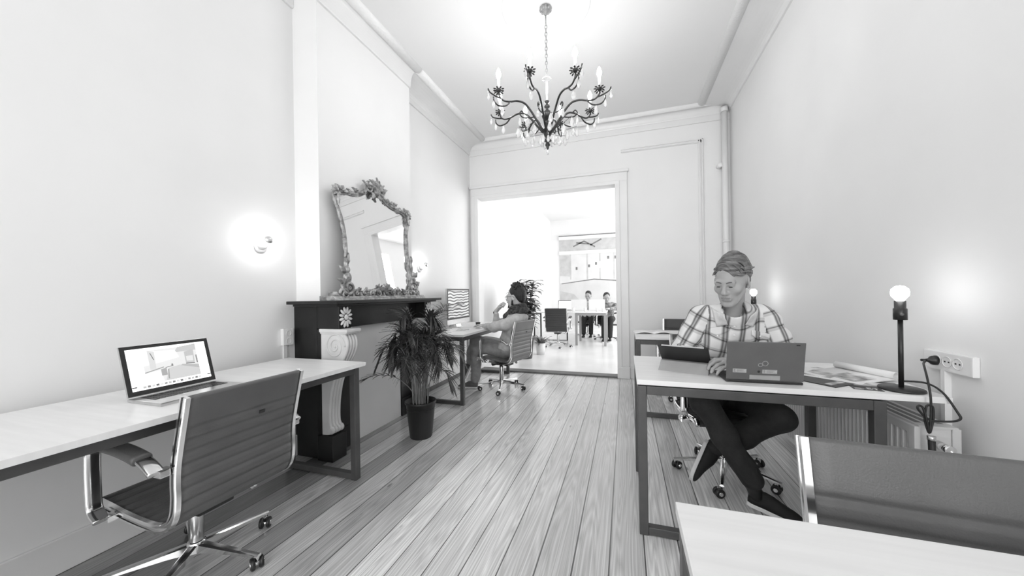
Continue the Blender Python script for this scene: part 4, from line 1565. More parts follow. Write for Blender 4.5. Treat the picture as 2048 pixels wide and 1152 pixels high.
def desk_lamp(label, c):
    r = thing('desk_lamp', label, 'lamp', c)
    c = Vector(c)
    mb = MB()
    mb.lathe([(0, 0), (.069, 0), (.072, .004), (.070, .010), (.02, .013), (0, .013)], c, n=44)
    mb.build('base', M_BLACKP, r)
    MB().cyl(c + Vector((0, 0, .012)), c + Vector((0, 0, .30)), .0085, n=16).build('pole', M_BLACKP, r)
    mb = MB()
    mb.lathe([(.0, .298), (.0215, .298), (.0215, .345), (.018, .347), (.018, .378), (.0, .378)], c, n=22)
    so = mb.build('bulb_socket', M_BLACKP, r)
    mb = MB()
    mb.lathe([(0, -.0), (.0065, 0), (.0065, -.006), (0, -.006)], c + Vector((-.008, -.0195, .322)), 'Y', n=14)
    mb.build('switch', M_GREYP, so)
    mb = MB()
    mb.lathe([(.012, .378), (.016, .385), (.026, .398), (.029, .412), (.026, .428), (.014, .440), (0, .443)], c, n=24)
    mb.build('bulb', M_DBULB, r)
    return r


dl = desk_lamp('black desk lamp with a lit bare bulb, its cable running to the right wall', (1.107, 1.912, ZT))
mb = MB()
bx = XR - .05
cord = spline([(1.103, 1.912, 0.803), (1.164, 1.880, 0.807), (1.185, 1.830, 0.783), (1.198, 1.785, 0.720), (1.199, 1.775, 0.699), (1.176, 1.775, 0.687), (1.137, 1.780, 0.683), (1.111, 1.785, 0.687), (1.083, 1.785, 0.723), (1.086, 1.785, 0.737), (1.098, 1.785, 0.728), (1.105, 1.780, 0.684), (1.111, 1.780, 0.634), (1.103, 1.785, 0.682), (1.107, 1.785, 0.731), (1.114, 1.785, 0.740), (1.127, 1.785, 0.733), (1.127, 1.785, 0.684), (1.113, 1.780, 0.634), (1.121, 1.785, 0.703), (1.124, 1.790, 0.770), (1.129, 1.810, 0.830), (1.163, 1.880, 0.870), (1.191, 1.930, 0.878), (1.214, 1.960, 0.884), (XR - .066, 1.985, .884)], 7)
mb.tube(cord, .0038, 8)
co = mb.build('power_cord', M_RUBBER, dl)
mb = MB()
mb.tube([(1.117, 1.778, .615), (1.119, 1.778, .55), (1.119, 1.779, .40)], .0105, 10)
mb.build('cord_bundle', M_RUBBER, co)
mb = MB()
mb.cyl((1.117, 1.778, .608), (1.117, 1.778, .624), .0125, n=14)
mb.build('cable_tie', M_ALU, co)
mb = MB()
pdir = Vector((1, .35, 0)).normalized()
q = Vector((0, 0, 1)).rotation_difference(Vector((1, 0, 0))).to_matrix()
mb.lathe([(.0, -.024), (.006, -.024), (.008, -.016), (.018, -.006), (.020, .0), (.020, .010), (0, .010)], (XR - .0335, 1.985, .884), 'X', n=20)
mb.tube([(XR - .074, 1.982, .884), (XR - .056, 1.985, .884)], .0055, 8)
mb.build('plug', M_BLACKP, co)
desk_lamp('lit desk lamp on the farther right desk, behind the plaid man\'s shoulder', (1.118, 3.72, ZT))


# ------------------------------------------------------------------ papers and magazines
def sheet(name, label, cat, c, w, h, ang, t, m, curl=0.0, group=None, pages=None):
    """slightly curled printed matter lying on a desk"""
    r = thing(name, label, cat, c, ang, group) if pages else None
    def body(z0, mm, nm, parent, cw=1.0):
        mb = MB()
        nx = 10
        rows_t, rows_b = [], []
        for i in range(nx + 1):
            x = (i / nx - .5) * w * cw
            z = z0 + curl * (abs(i / nx - .5) * 2) ** 3 * (1 if i > nx / 2 else .4)
            rows_t.append([(x, -h / 2, z + t), (x, h / 2, z + t)])
            rows_b.append([(x, h / 2, z), (x, -h / 2, z)])
        mb.strip([a + b for a, b in zip(rows_t, rows_b)], smooth=False, closed=True)
        vs = list(mb.bm.verts)
        mb._face(vs[:4]); mb._face(vs[-4:])
        return mb.build(nm, mm, parent, local=True)
    if pages:
        body(0, m, 'cover', r)
        mb = MB()
        for x0, x1, y0, y1 in pages:
            mb.box((x0 * w, y0 * h, t + .0002), (x1 * w, y1 * h, t + .0007))
        mb.build('print', M_PRINT, r, local=True)
        return r
    o = body(0, m, name, None)
    o.location = c
    o.rotation_euler = (0, 0, ang)
    return tag(o, label, cat, group)


sheet('magazine', 'closed dark magazine half hidden behind the grey convertible laptop', 'magazine', (.865, 2.05, ZT), .20, .27, R(38), .004, M_DARKCARD, pages=[(-.4, .4, .2, .4), (-.4, .1, -.4, -.3)])
sheet('magazine', 'open white magazine with grey pictures, behind the dark magazine on the plaid man\'s desk', 'magazine', (.985, 2.235, ZT), .30, .21, R(25), .004, M_PAPER, curl=.012, pages=[(-.45, -.05, -.35, .1), (.05, .40, .1, .42)])
sheet('paper_sheet', 'single printed sheet lying under the edge of the rolled magazine', 'paper', (.955, 2.13, ZT + .0046), .21, .297, R(48), .0006, M_PAPER, pages=[(-.35, .35, -.1, .3)])
r = thing('rolled_magazine', 'white magazine with its edge rolled up, beside the desk lamp\'s base', 'magazine', (1.04, 2.15, ZT), R(24))
mb = MB()
pts = []
rows = []
for k in range(60):
    t = k / 59
    if t < .6:
        x, z = -.13 + .22 * t / .6, .004 + .010 * (t / .6) ** 2
    else:
        a = (t - .6) / .4 * 2.2 * PI - PI / 2
        rr = .017 - .006 * (t - .6) / .4
        x, z = .09 + rr * math.cos(a), .016 + .014 + rr * math.sin(a) - .002
    rows.append([(x, -.135, z), (x, .135, z)])
mb.strip(rows)
roll = mb.build('pages', M_PAPER, r, local=True)
sm = roll.modifiers.new('thickness', 'SOLIDIFY')
sm.thickness = .003
mb = MB()
mb.box((-.10, -.11, .0088), (.02, .02, .0108), rot=Matrix.Rotation(R(-2.5), 3, 'Y'))
mb.build('print', M_PRINT, r, local=True)
r = thing('flyer', 'small dark flyer with white lettering, left of the lamp base', 'flyer', (.985, 1.905, ZT), R(-12))
MB().box((-.048, -.034, 0), (.048, .034, .0012)).build('card', M_DARKCARD, r, local=True)
mb = MB()
for x0, y0, x1, y1 in ((.002, -.016, .007, .012), (.002, .008, .018, .012), (.002, -.004, .015, 0), (.002, -.016, .018, -.012), (.022, .008, .038, .012), (.028, -.016, .032, .010), (-.04, -.022, -.012, -.019), (-.04, -.012, -.018, -.009)):
    mb.box((x0, y0, .0012), (x1, y1, .0016))
mb.build('lettering', M_PAPER, r, local=True)
sheet('magazine', 'dark-covered magazine lying behind the desk lamp', 'magazine', (1.03, 1.985, ZT), .15, .20, R(70), .003, M_DARKCARD, pages=[(-.3, .3, -.3, .3)])
r = thing('magazine', 'open magazine with curled pages on the farther right desk', 'magazine', (.26, 3.93, ZT), R(6))
mb = MB()
rows = []
for k in range(21):
    u = k / 20 - .5
    rows.append([(u * .36, -.13, .004 + .022 * math.exp(-(u * 9) ** 2) * 0 + .016 * abs(math.sin(u * 2 * PI))), (u * .36, .13, .004 + .016 * abs(math.sin(u * 2 * PI)))])
mb.strip(rows)
pg = mb.build('pages', M_PAPER, r, local=True)
sm = pg.modifiers.new('thickness', 'SOLIDIFY')
sm.thickness = .004
r = thing('mug', 'white mug at the front of the farther right desk, beside the plaid man\'s sleeve', 'mug', (.545, 3.66, ZT))
mb = MB()
mb.lathe([(0, 0), (.034, 0), (.037, .004), (.038, .098), (.035, .098), (.034, .008), (0, .008)], (.545, 3.66, ZT), n=26)
mb.build('body', M_WHITEP, r)
mb = MB()
mb.tube(spline([(.582, 3.66, ZT + .08), (.608, 3.66, ZT + .07), (.608, 3.66, ZT + .035), (.582, 3.66, ZT + .022)], 6), .0045, 8)
mb.build('handle', M_WHITEP, r)

# ------------------------------------------------------------------ monitor of the man with the scarf
MONR = R(90)
mo = thing('monitor', 'large all-in-one monitor showing striped leaves, on the desk of the man with the scarf', 'monitor', (-2.125, 4.205, ZT), MONR)
mb = MB()
mb.box((-.325, -.008, .045), (.325, .012, .510), bevel=0.004)
scr = mb.build('case', M_ALU, mo, local=True)
mb = MB()
mb.box((-.322, -.0095, .108), (.322, -.008, .507))
mb.build('bezel', M_BLACKP, scr, local=True)
m_str = bpy.data.materials.new('striped_screen_picture')
m_str.use_nodes = True
nt = m_str.node_tree
b = nt.nodes['Principled BSDF']
tc = N(nt, 'ShaderNodeTexCoord')
wv = N(nt, 'ShaderNodeTexWave', wave_type='BANDS', bands_direction='Z')
wv.inputs['Scale'].default_value = 8.0
wv.inputs['Distortion'].default_value = 7.0
wv.inputs['Detail'].default_value = 1.0
wv.inputs['Detail Scale'].default_value = .6
nt.links.new(tc.outputs['Object'], wv.inputs['Vector'])
rc = ramp(nt, wv.outputs['Fac'], [(0.0, .03), (.25, .08), (.40, .60), (1.0, .75)])
nt.links.new(rc, b.inputs['Emission Color'])
b.inputs['Emission Strength'].default_value = 1.0
b.inputs['Base Color'].default_value = (.02, .02, .02, 1)
b.inputs['Roughness'].default_value = .3
mb = MB()
mb.box((-.298, -.0105, .132), (.298, -.0095, .486))
mb.build('screen', m_str, scr, local=True)
mb = MB()
mb.hexa([(-.07, -.005, .004), (.07, -.005, .004), (.07, .004, .004), (-.07, .004, .004), (-.065, .06, .20), (.065, .06, .20), (.065, .068, .20), (-.065, .068, .20)])
mb.box((-.07, -.03, 0), (.07, .11, .005), bevel=0.002)
mb.hexa([(-.065, .10, .004), (.065, .10, .004), (.065, .108, .004), (-.065, .108, .004), (-.06, .012, .22), (.06, .012, .22), (.06, .020, .22), (-.06, .020, .22)])
mb.build('stand', M_ALU, mo, local=True)
r = thing('cup', 'small black cup on the desk in front of the man with the scarf', 'cup', (-1.86, 4.24, ZT))
mb = MB()
mb.lathe([(0, 0), (.026, 0), (.033, .060), (.030, .060), (.025, .006), (0, .006)], (-1.86, 4.24, ZT), n=22)
mb.build('body', M_BLACKP, r)
MB().lathe([(0.029, .048), (0, .048)], (-1.86, 4.24, ZT), n=20).build('coffee', M_DARKCARD, r)
kb = thing('keyboard', 'flat white keyboard in front of the upright monitor', 'keyboard', (-1.93, 4.13, ZT), R(46))
MB().box((-.14, -.055, 0), (.14, .055, .010)).build('case', M_WHITEP, kb, local=True, bevel=0.003)
mb = MB()
for i in range(12):
    for j in range(4):
        mb.box((-.132 + i * .022, -.048 + j * .0245, .010), (-.132 + i * .022 + .019, -.048 + j * .0245 + .021, .0125))
mb.build('key', M_PAPER, kb, local=True)
tag([c for c in kb.children if c.name.startswith('key')][0], kind='stuff')
sheet('paper_sheet', 'loose sheet of paper at the front of the scarf man\'s desk', 'paper', (-1.87, 3.80, ZT), .21, .297, R(20), .0008, M_PAPER, pages=[(-.35, .35, .0, .35), (-.35, .2, -.3, -.1)])
sheet('notebook', 'closed dark notebook at the near end of the scarf man\'s desk', 'notebook', (-2.13, 3.66, ZT), .13, .19, R(80), .009, M_GREYP, pages=[(-.4, -.36, -.5, .5)])

# ------------------------------------------------------------------ far room: big wall picture, rail, laptops on the table
mu = thing('mural', 'floor-to-head-height grey photographic mural of a bare hall on the far wall', 'mural', (-.6, FY1 - .02, 0))
mx0, mx1, mz0, mz1 = -2.05, 1.2, .15, 2.98
mb = MB()
mats_m = [mat('mural_base', srgb(214), .7, var=.06, scale=3)]
MB0 = mb
mb.box((mx0, FY1 - .03, mz0), (mx1, FY1 - .0, mz1))
mu_p = mb.build('print', mats_m, mu)
mb = MB()
mm = [mat('mural_mid', srgb(190), .7, var=.1, scale=6), mat('mural_dark', srgb(120), .7, var=.2, scale=8), mat('mural_light', srgb(240), .7), mat('mural_floor', srgb(205), .7, var=.08, scale=2)]
yy = FY1 - .0306
def mq(i, pts, lift):
    mb.mi = i
    mb._face([mb.bm.verts.new((x, yy - lift, z)) for x, z in pts])
mq(0, [(-2.05, 2.45), (1.2, 2.45), (1.2, 2.93), (-2.05, 2.93)], .001)
mq(0, [(-2.05, 1.75), (-1.72, 1.72), (-1.72, 2.42), (-2.05, 2.42)], .001)
for x in (-1.72, -1.18, -.78, -.35):
    mq(0, [(x, 1.62), (x + .045, 1.62), (x + .045, 2.9), (x, 2.9)], .0014)
mq(3, [(-2.05, .15), (1.2, .15), (1.2, 1.45), (-.9, 1.62), (-2.05, 1.5)], .001)
mq(0, [(-2.05, .4), (-1.2, .7), (-1.6, 1.15), (-2.05, 1.25)], .0016)
mq(1, [(-2.0, 1.475), (-.95, 1.60), (.3, 1.50), (.3, 1.53), (-.95, 1.635), (-2.0, 1.50)], .002)
mq(2, [(-.95, 1.95), (-.45, 2.0), (-.45, 2.22), (-.95, 2.16)], .002)
mq(2, [(-.12, 2.1), (.2, 2.1), (.2, 2.4), (-.12, 2.4)], .002)
for x0, z0, x1, z1 in ((-1.6, 2.70, -1.25, 2.86), (-1.25, 2.86, -.9, 2.66), (-1.05, 2.72, -.7, 2.90), (-1.5, 2.82, -1.1, 2.76)):
    d = Vector((x1 - x0, 0, z1 - z0)).normalized()
    n_ = Vector((-d.z, 0, d.x)) * .022
    mq(1, [(x0 - n_.x, z0 - n_.z), (x1 - n_.x, z1 - n_.z), (x1 + n_.x, z1 + n_.z), (x0 + n_.x, z0 + n_.z)], .0024)
for x, z in ((-1.5, 1.98), (-1.1, 2.05), (-.88, 2.12), (-.5, 2.30), (-.28, 2.30)):
    mq(1, [(x - .03, z - .045), (x + .03, z - .045), (x + .03, z + .045), (x - .03, z + .045)], .003)
mb.build('picture_shape', mm, mu_p)
MB().box((mx0 - .02, FY1 - .06, 2.50 - .055), (mx1, FY1 - .03, 2.50 + .055)).build('cross_rail', M_WHITEP, mu)
MB().box((mx0 - .02, FY1 - .06, 2.93), (mx1, FY1 - .0, 3.04)).build('top_rail', M_WHITEP, mu)
MB().box((mx0 - .02, FY1 - .065, 3.04), (mx1, FY1 - .0, 3.062)).build('shadow_gap', M_GREYP, mu)

ZF = 0.765
l3, lid3 = laptop('white laptop at the right end of the far table, its lid back to the camera', (-.62, 8.18, ZF), R(0), .36, .24, .25, R(6), M_WHITEP)
l4, lid4 = laptop('white laptop left of another white laptop on the far table', (-1.03, 8.20, ZF), R(0), .36, .24, .25, R(6), M_WHITEP)
l5, lid5 = laptop('open dark laptop on the far table above the dark office chair\'s back', (-1.37, 8.30, ZF), PI, .34, .24, .23, R(10), M_ALU)
mb = MB().box((-.155, .0014, .012), (.155, .0020, .215))
mb.build('screen', M_SCREENW, lid5, local=True)
for x in (-.47, -.60, -.86, -1.12):
    r = thing('cup', 'small white cup in the row along the front of the far table', 'cup', (x, 7.92, ZF), 0, 'cups on the far table')
    mb = MB()
    mb.lathe([(0, 0), (.028, 0), (.033, .09), (.031, .09), (.026, .006), (0, .006)], (x, 7.92, ZF), n=16)
    mb.build('body', M_WHITEP, r)
# ------------------------------------------------------------------ people: blended distance fields meshed with surface nets
def rotm(ax, deg):
    return np.array(Matrix.Rotation(R(deg), 3, ax))


class SDF:
    def __init__(s, lo, hi, res):
        s.lo, s.res = np.array(lo, float), res
        s.n = np.ceil((np.array(hi) - s.lo) / res).astype(int) + 1
        s.d = np.full(s.n, 1.0, np.float32)
        s.ax = [(s.lo[i] + np.arange(s.n[i]) * res).astype(np.float32) for i in range(3)]
        s.F, s.T, s.S = np.eye(3), np.zeros(3), 1.0

    def frame(s, rot=None, loc=(0, 0, 0), scale=1.0):
        s.F = np.eye(3) if rot is None else rot
        s.T, s.S = np.array(loc, float), scale

    def pt(s, p):
        return s.F @ (np.array(p, float) * s.S) + s.T

    def _sub(s, lo, hi):
        i0 = np.clip(np.floor((lo - s.lo) / s.res).astype(int), 0, s.n)
        i1 = np.clip(np.ceil((hi - s.lo) / s.res).astype(int) + 1, 0, s.n)
        if np.any(i1 <= i0):
            return None
        sl = tuple(slice(a, b) for a, b in zip(i0, i1))
        g = np.meshgrid(*[s.ax[i][sl[i]] for i in range(3)], indexing='ij', sparse=True)
        return sl, g

    def _mix(s, sl, dn, k, sub):
        a = s.d[sl]
        if sub:
            dn = -dn
            if k <= 0:
                s.d[sl] = np.maximum(a, dn)
            else:
                h = np.clip(0.5 - 0.5 * (a - dn) / k, 0, 1)
                s.d[sl] = a + (dn - a) * h + k * h * (1 - h)
            return
        if k <= 0:
            s.d[sl] = np.minimum(a, dn)
        else:
            h = np.clip(0.5 + 0.5 * (a - dn) / k, 0, 1)
            s.d[sl] = a + (dn - a) * h - k * h * (1 - h)

    def cap(s, a, b, ra, rb=None, k=0.02, sub=False):
        rb = ra if rb is None else rb
        a, b = s.pt(a), s.pt(b)
        ra, rb, k = ra * s.S, rb * s.S, k * s.S
        m = max(ra, rb) + 2.5 * k + 3 * s.res
        r = s._sub(np.minimum(a, b) - m, np.maximum(a, b) + m)
        if r is None:
            return s
        sl, (x, y, z) = r
        ba = b - a
        L = float(ba @ ba) + 1e-12
        h = np.clip(((x - a[0]) * ba[0] + (y - a[1]) * ba[1] + (z - a[2]) * ba[2]) / L, 0, 1)
        d = np.sqrt((x - a[0] - ba[0] * h) ** 2 + (y - a[1] - ba[1] * h) ** 2 + (z - a[2] - ba[2] * h) ** 2) - (ra + (rb - ra) * h)
        s._mix(sl, d.astype(np.float32), k, sub)
        return s

    def ell(s, c, r, rot=None, k=0.02, sub=False):
        c = s.pt(c)
        M = s.F if rot is None else s.F @ rot
        r = np.array(r, float) * s.S
        k = k * s.S
        m = r.max() + 2.5 * k + 3 * s.res
        q = s._sub(c - m, c + m)
        if q is None:
            return s
        sl, (x, y, z) = q
        x, y, z = x - c[0], y - c[1], z - c[2]
        u = (x * M[0, 0] + y * M[1, 0] + z * M[2, 0]) / r[0]
        v = (x * M[0, 1] + y * M[1, 1] + z * M[2, 1]) / r[1]
        w = (x * M[0, 2] + y * M[1, 2] + z * M[2, 2]) / r[2]
        k0 = np.sqrt(u * u + v * v + w * w)
        k1 = np.sqrt((u / r[0]) ** 2 + (v / r[1]) ** 2 + (w / r[2]) ** 2) + 1e-9
        s._mix(sl, (k0 * (k0 - 1) / k1).astype(np.float32), k, sub)
        return s

    def chain(s, pts, rs, k=0.01):
        for (a, b), (ra, rb) in zip(zip(pts, pts[1:]), zip(rs, rs[1:])):
            s.cap(a, b, ra, rb, k)
        return s

    def halfspace(s, p, n, k=0.0):
        """remove the side the normal points to"""
        p, n = s.pt(p), s.F @ np.array(n, float)
        n = n / np.linalg.norm(n)
        x, y, z = np.meshgrid(*s.ax, indexing='ij', sparse=True)
        d = ((x - p[0]) * n[0] + (y - p[1]) * n[1] + (z - p[2]) * n[2]).astype(np.float32)
        s.d = np.maximum(s.d, d)
        return s

    def mesh(s, name, mats, parent=None, fold=None, uv=None, matfn=None, smooth_it=1):
        d = s.d
        for i in range(3):            # close at the grid border
            ix = [slice(None)] * 3
            for e in (0, -1):
                ix[i] = e
                d[tuple(ix)] = np.maximum(d[tuple(ix)], 0.001)
        ins = d < 0
        nx, ny, nz = d.shape
        c = np.zeros((nx - 1, ny - 1, nz - 1), np.int8)
        for i in (0, 1):
            for j in (0, 1):
                for k in (0, 1):
                    c += ins[i:nx - 1 + i, j:ny - 1 + j, k:nz - 1 + k]
        act = (c > 0) & (c < 8)
        idx = np.argwhere(act)
        ids = np.full(act.shape, -1, np.int64)
        ids[act] = np.arange(len(idx))
        acc = np.zeros((len(idx), 3))
        cnt = np.zeros(len(idx))
        cor = [(i, j, k) for i in (0, 1) for j in (0, 1) for k in (0, 1)]
        vals = {o: d[idx[:, 0] + o[0], idx[:, 1] + o[1], idx[:, 2] + o[2]].astype(float) for o in cor}
        for o in cor:
            for ax in range(3):
                if o[ax]:
                    continue
                o2 = tuple(1 if q == ax else o[q] for q in range(3))
                a, b = vals[o], vals[o2]
                m = (a < 0) != (b < 0)
                t = np.where(m, a / np.where(m, a - b, 1), 0)
                p = np.zeros((len(idx), 3)) + np.array(o)
                p[:, ax] += t
                acc[m] += p[m]
                cnt[m] += 1
        V = (idx + acc / cnt[:, None]) * s.res + s.lo
        quads = []
        for ax in range(3):
            a = ins
            sl0 = [slice(None)] * 3
            sl1 = [slice(None)] * 3
            sl0[ax], sl1[ax] = slice(0, -1), slice(1, None)
            e0, e1 = a[tuple(sl0)], a[tuple(sl1)]
            E = np.argwhere(e0 != e1)
            u, v = [(1, 2), (2, 0), (0, 1)][ax]
            ok = (E[:, u] > 0) & (E[:, v] > 0) & (E[:, u] < d.shape[u] - 1) & (E[:, v] < d.shape[v] - 1)
            E = E[ok]
            fl = e0[tuple(E.T)]
            def cid(du, dv):
                q = E.copy()
                q[:, u] -= du
                q[:, v] -= dv
                return ids[tuple(q.T)]
            q = np.stack([cid(1, 1), cid(0, 1), cid(0, 0), cid(1, 0)], 1)
            q[~fl] = q[~fl][:, ::-1]
            quads.append(q)
        Q = np.concatenate(quads)
        Q = Q[(Q >= 0).all(1)]
        # light relaxation
        for _ in range(smooth_it):
            S = np.zeros_like(V)
            n = np.zeros(len(V))
            for a, b in ((0, 1), (1, 2), (2, 3), (3, 0)):
                np.add.at(S, Q[:, a], V[Q[:, b]])
                np.add.at(S, Q[:, b], V[Q[:, a]])
                np.add.at(n, Q[:, a], 1)
                np.add.at(n, Q[:, b], 1)
            V = 0.45 * V + 0.55 * S / np.maximum(n, 1)[:, None]
        if fold is not None:
            nor = np.zeros_like(V)
            fn = np.cross(V[Q[:, 2]] - V[Q[:, 0]], V[Q[:, 3]] - V[Q[:, 1]])
            for i in range(4):
                np.add.at(nor, Q[:, i], fn)
            nor /= np.linalg.norm(nor, axis=1)[:, None] + 1e-12
            V = V + nor * fold(V)[:, None]
        off = np.array(origin_of(parent)) if parent is not None else np.zeros(3)
        me = bpy.data.meshes.new(name)
        me.vertices.add(len(V))
        me.vertices.foreach_set('co', (V - off).astype(np.float32).ravel())
        me.loops.add(len(Q) * 4)
        me.loops.foreach_set('vertex_index', Q.astype(np.int32).ravel())
        me.polygons.add(len(Q))
        me.polygons.foreach_set('loop_start', (np.arange(len(Q)) * 4).astype(np.int32))
        me.polygons.foreach_set('loop_total', np.full(len(Q), 4, np.int32))
        me.polygons.foreach_set('use_smooth', np.ones(len(Q), bool))
        for m in (mats if isinstance(mats, (list, tuple)) else [mats]):
            me.materials.append(m)
        if matfn is not None:
            cen = V[Q].mean(1)
            me.polygons.foreach_set('material_index', matfn(cen).astype(np.int32))
        if uv is not None:
            at = me.attributes.new('cloth_uv', 'FLOAT_VECTOR', 'CORNER')
            cls = uv.split(V[Q].mean(1))
            val = np.zeros((len(Q), 4, 3))
            for c_ in np.unique(cls):
                m = cls == c_
                val[m] = uv(V, np.full(len(V), c_))[Q[m]]
            at.data.foreach_set('vector', val.astype(np.float32).ravel())
        me.update(calc_edges=True)
        me.validate()
        o = bpy.data.objects.new(name, me)
        COL.objects.link(o)
        o.parent = parent
        return o


def folds(seed, amp, freq, dirv=(1, 1, 1)):
    """cloth folds: sum of directional sine ripples, warped"""
    rg = np.random.RandomState(seed)
    W_ = [(rg.randn(3) * np.array(dirv), rg.rand() * 6.28, rg.uniform(.6, 1.4)) for _ in range(7)]
    def f(V):
        out = np.zeros(len(V))
        warp = np.stack([np.sin(V[:, (i + 1) % 3] * freq * .6 + i * 1.7) for i in range(3)], 1) * .5 / freq * 3
        P_ = V + warp
        for w, ph, fr in W_:
            w = w / np.linalg.norm(w)
            s_ = np.sin(P_ @ w * freq * fr + ph)
            out += np.sign(s_) * np.abs(s_) ** .7
        return out / 7 * amp * 1.6
    return f


def head_frame(loc, yaw, pitch, roll=0, scale=1.0):
    return rotm('Z', yaw) @ rotm('X', pitch) @ rotm('Y', roll), loc, scale


def add_head(s, fr):
    """head with face towards local -Y"""
    s.frame(*fr)
    s.ell((0, .012, .030), (.074, .094, .092), k=.02)
    s.ell((0, -.028, -.025), (.061, .066, .082), k=.03)
    s.ell((0, -.036, -.078), (.041, .050, .034), k=.025)
    s.cap((-.011, -.076, -.106), (.011, -.076, -.106), .0155, k=.018)
    for x in (-1, 1):
        s.ell((x * .043, -.060, -.022), (.022, .022, .022), k=.02)
        s.cap((x * .051, -.015, -.050), (x * .026, -.06, -.096), .0155, k=.02)
        s.ell((x * .030, -.099, .006), (.019, .016, .013), k=.014, sub=True)
    s.cap((-.040, -.082, .024), (.040, -.082, .024), .011, k=.014)
    for x in (-1, 1):
        s.ell((x * .030, -.078, .003), (.0155, .0135, .0130), k=.004)
        s.cap((x * .017, -.0895, .0125), (x * .044, -.084, .0125), .0052, k=.005)
        s.cap((x * .019, -.0885, -.009), (x * .043, -.083, -.008), .0042, k=.006)
    s.cap((0, -.088, .016), (0, -.110, -.026), .0075, .0115, k=.012)
    s.ell((0, -.108, -.031), (.013, .012, .010), k=.010)
    for x in (-1, 1):
        s.ell((x * .0125, -.098, -.034), (.0085, .011, .0078), k=.007)
        s.ell((x * .006, -.108, -.042), (.0035, .005, .003), k=.003, sub=True)
    s.ell((0, -.086, -.062), (.026, .012, .022), k=.012)
    s.cap((-.019, -.090, -.060), (.019, -.090, -.060), .0062, k=.006)
    s.cap((-.016, -.091, -.0725), (.016, -.091, -.0725), .0072, k=.006)
    s.cap((-.024, -.094, -.0665), (.024, -.094, -.0665), .0022, k=.004, sub=True)
    for x in (-1, 1):
        rr = rotm('Z', x * 22)
        s.ell((x * .078, .012, -.006), (.0085, .021, .033), rr, k=.006)
        s.ell((x * .088, .010, -.002), (.007, .012, .020), rr, k=.005, sub=True)
        s.ell((x * .077, .004, -.030), (.007, .010, .010), k=.006)
    s.frame()


def head_part(fr, pts):
    F, T, S = fr
    return [Vector(F @ (np.array(p, float) * S) + np.array(T)) for p in pts]


def face_parts(body, fr, brow_mat, eye_open=.0035):
    for x in (-1, 1):
        c = head_part(fr, [(x * .0300, -.0915, .0005)])[0]
        q = Matrix(fr[0].tolist())
        mb = MB()
        mb.ball(c, (.0105 * fr[2], .0032 * fr[2], eye_open * fr[2]), q, 14, 8)
        mb.build('eye', M_EYE, body)
        mb = MB()
        p = head_part(fr, [(x * .012, -.0955, .0215), (x * .026, -.0955, .0275), (x * .040, -.088, .0265), (x * .050, -.077, .020)])
        mb.tube(spline(p, 5), [.0034 * fr[2]] * 6 + [.003 * fr[2]] * 6 + [.0018 * fr[2]] * 4, 7)
        mb.build('eyebrow', brow_mat, body)


def finger(s, pts, r0, r1, k=.004):
    n = len(pts)
    s.chain(pts, [r0 + (r1 - r0) * i / (n - 1) for i in range(n)], k)


def bone_uv(bones, default, sleeve=None):
    """pattern coordinates: along the nearest bone and around it; torso uses the default planar map"""
    def f(V, force=None):
        best = np.full(len(V), 9.0)
        out = default(V)
        allow = force
        for a, b, r, ref, ph, sd in bones:
            a, b = np.array(a, float), np.array(b, float)
            ba = b - a
            L = np.linalg.norm(ba)
            t_ = ba / L
            h = np.clip((V - a) @ t_ / L, 0, 1)
            rad = V - a - np.outer(h * L, t_)
            dist = np.linalg.norm(rad, axis=1) / r
            e1 = np.array(ref, float)
            e1 -= t_ * (e1 @ t_)
            e1 /= np.linalg.norm(e1)
            e2 = np.cross(t_, e1)
            ang = np.arctan2(rad @ e2, rad @ e1)
            m = (dist < best) & (allow == sd)
            best[m] = dist[m]
            out[m] = np.stack([ang * r * .95 + ph, (V - a) @ t_ + ph * .7, np.zeros(len(V))], 1)[m]
        return out
    f.split = sleeve
    return f


def shoe(parent, heel, toe, up, upper_mat, sole_mat, w=.046, name='shoe'):
    heel, toe, up = Vector(heel), Vector(toe), Vector(up)
    f = (toe - heel)
    L = f.length
    f.normalize()
    up = (up - f * up.dot(f)).normalized()
    sd = f.cross(up)
    W_ = lambda t: w * (0.62 + .10 * math.sin(t * 3.2) if t < .3 else .70 + .30 * math.sin((t - .3) / .7 * PI * .62)) * (1 if t < .8 else math.sqrt(max(0.02, 1 - ((t - .8) / .2) ** 2)))
    def ringp(t, z, s_):
        wv = W_(t) * s_ * (1 if t > .06 else .6 + .4 * t / .06)
        return wv
    ts = [0, .03, .08, .18, .3, .45, .6, .72, .82, .9, .95, .985, 1.0]
    mb = MB()
    rows = []
    for t in ts:
        wv = ringp(t, 0, 1.0)
        c = heel + f * (L * t)
        rows.append([c - sd * wv, c + sd * wv, c + sd * wv + up * .022, c - sd * wv + up * .022])
    vr = mb.strip(rows, smooth=False, closed=True)
    mb._face(vr[0][::-1])
    mb._face(vr[-1])
    mb2 = MB()
    H = [.070, .085, .095, .098, .098, .088, .070, .058, .050, .043, .038, .034, .028]
    rows = []
    for t, h in zip(ts, H):
        wv = ringp(t, 0, .93)
        c = heel + f * (L * (.01 + .975 * t)) + up * .018
        rows.append([c - sd * wv, c - sd * wv * .95 + up * (h - .02) * .45, c - sd * wv * .62 + up * (h - .02) * .88, c + up * (h - .02), c + sd * wv * .62 + up * (h - .02) * .88, c + sd * wv * .95 + up * (h - .02) * .45, c + sd * wv])
    vr = mb2.strip(rows, closed=True)
    mb2._face(vr[0][::-1])
    mb2._face(vr[-1])
    o = mb2.build(name, upper_mat, parent)
    mb.build('sole', sole_mat, o, bevel=.004)
    return o


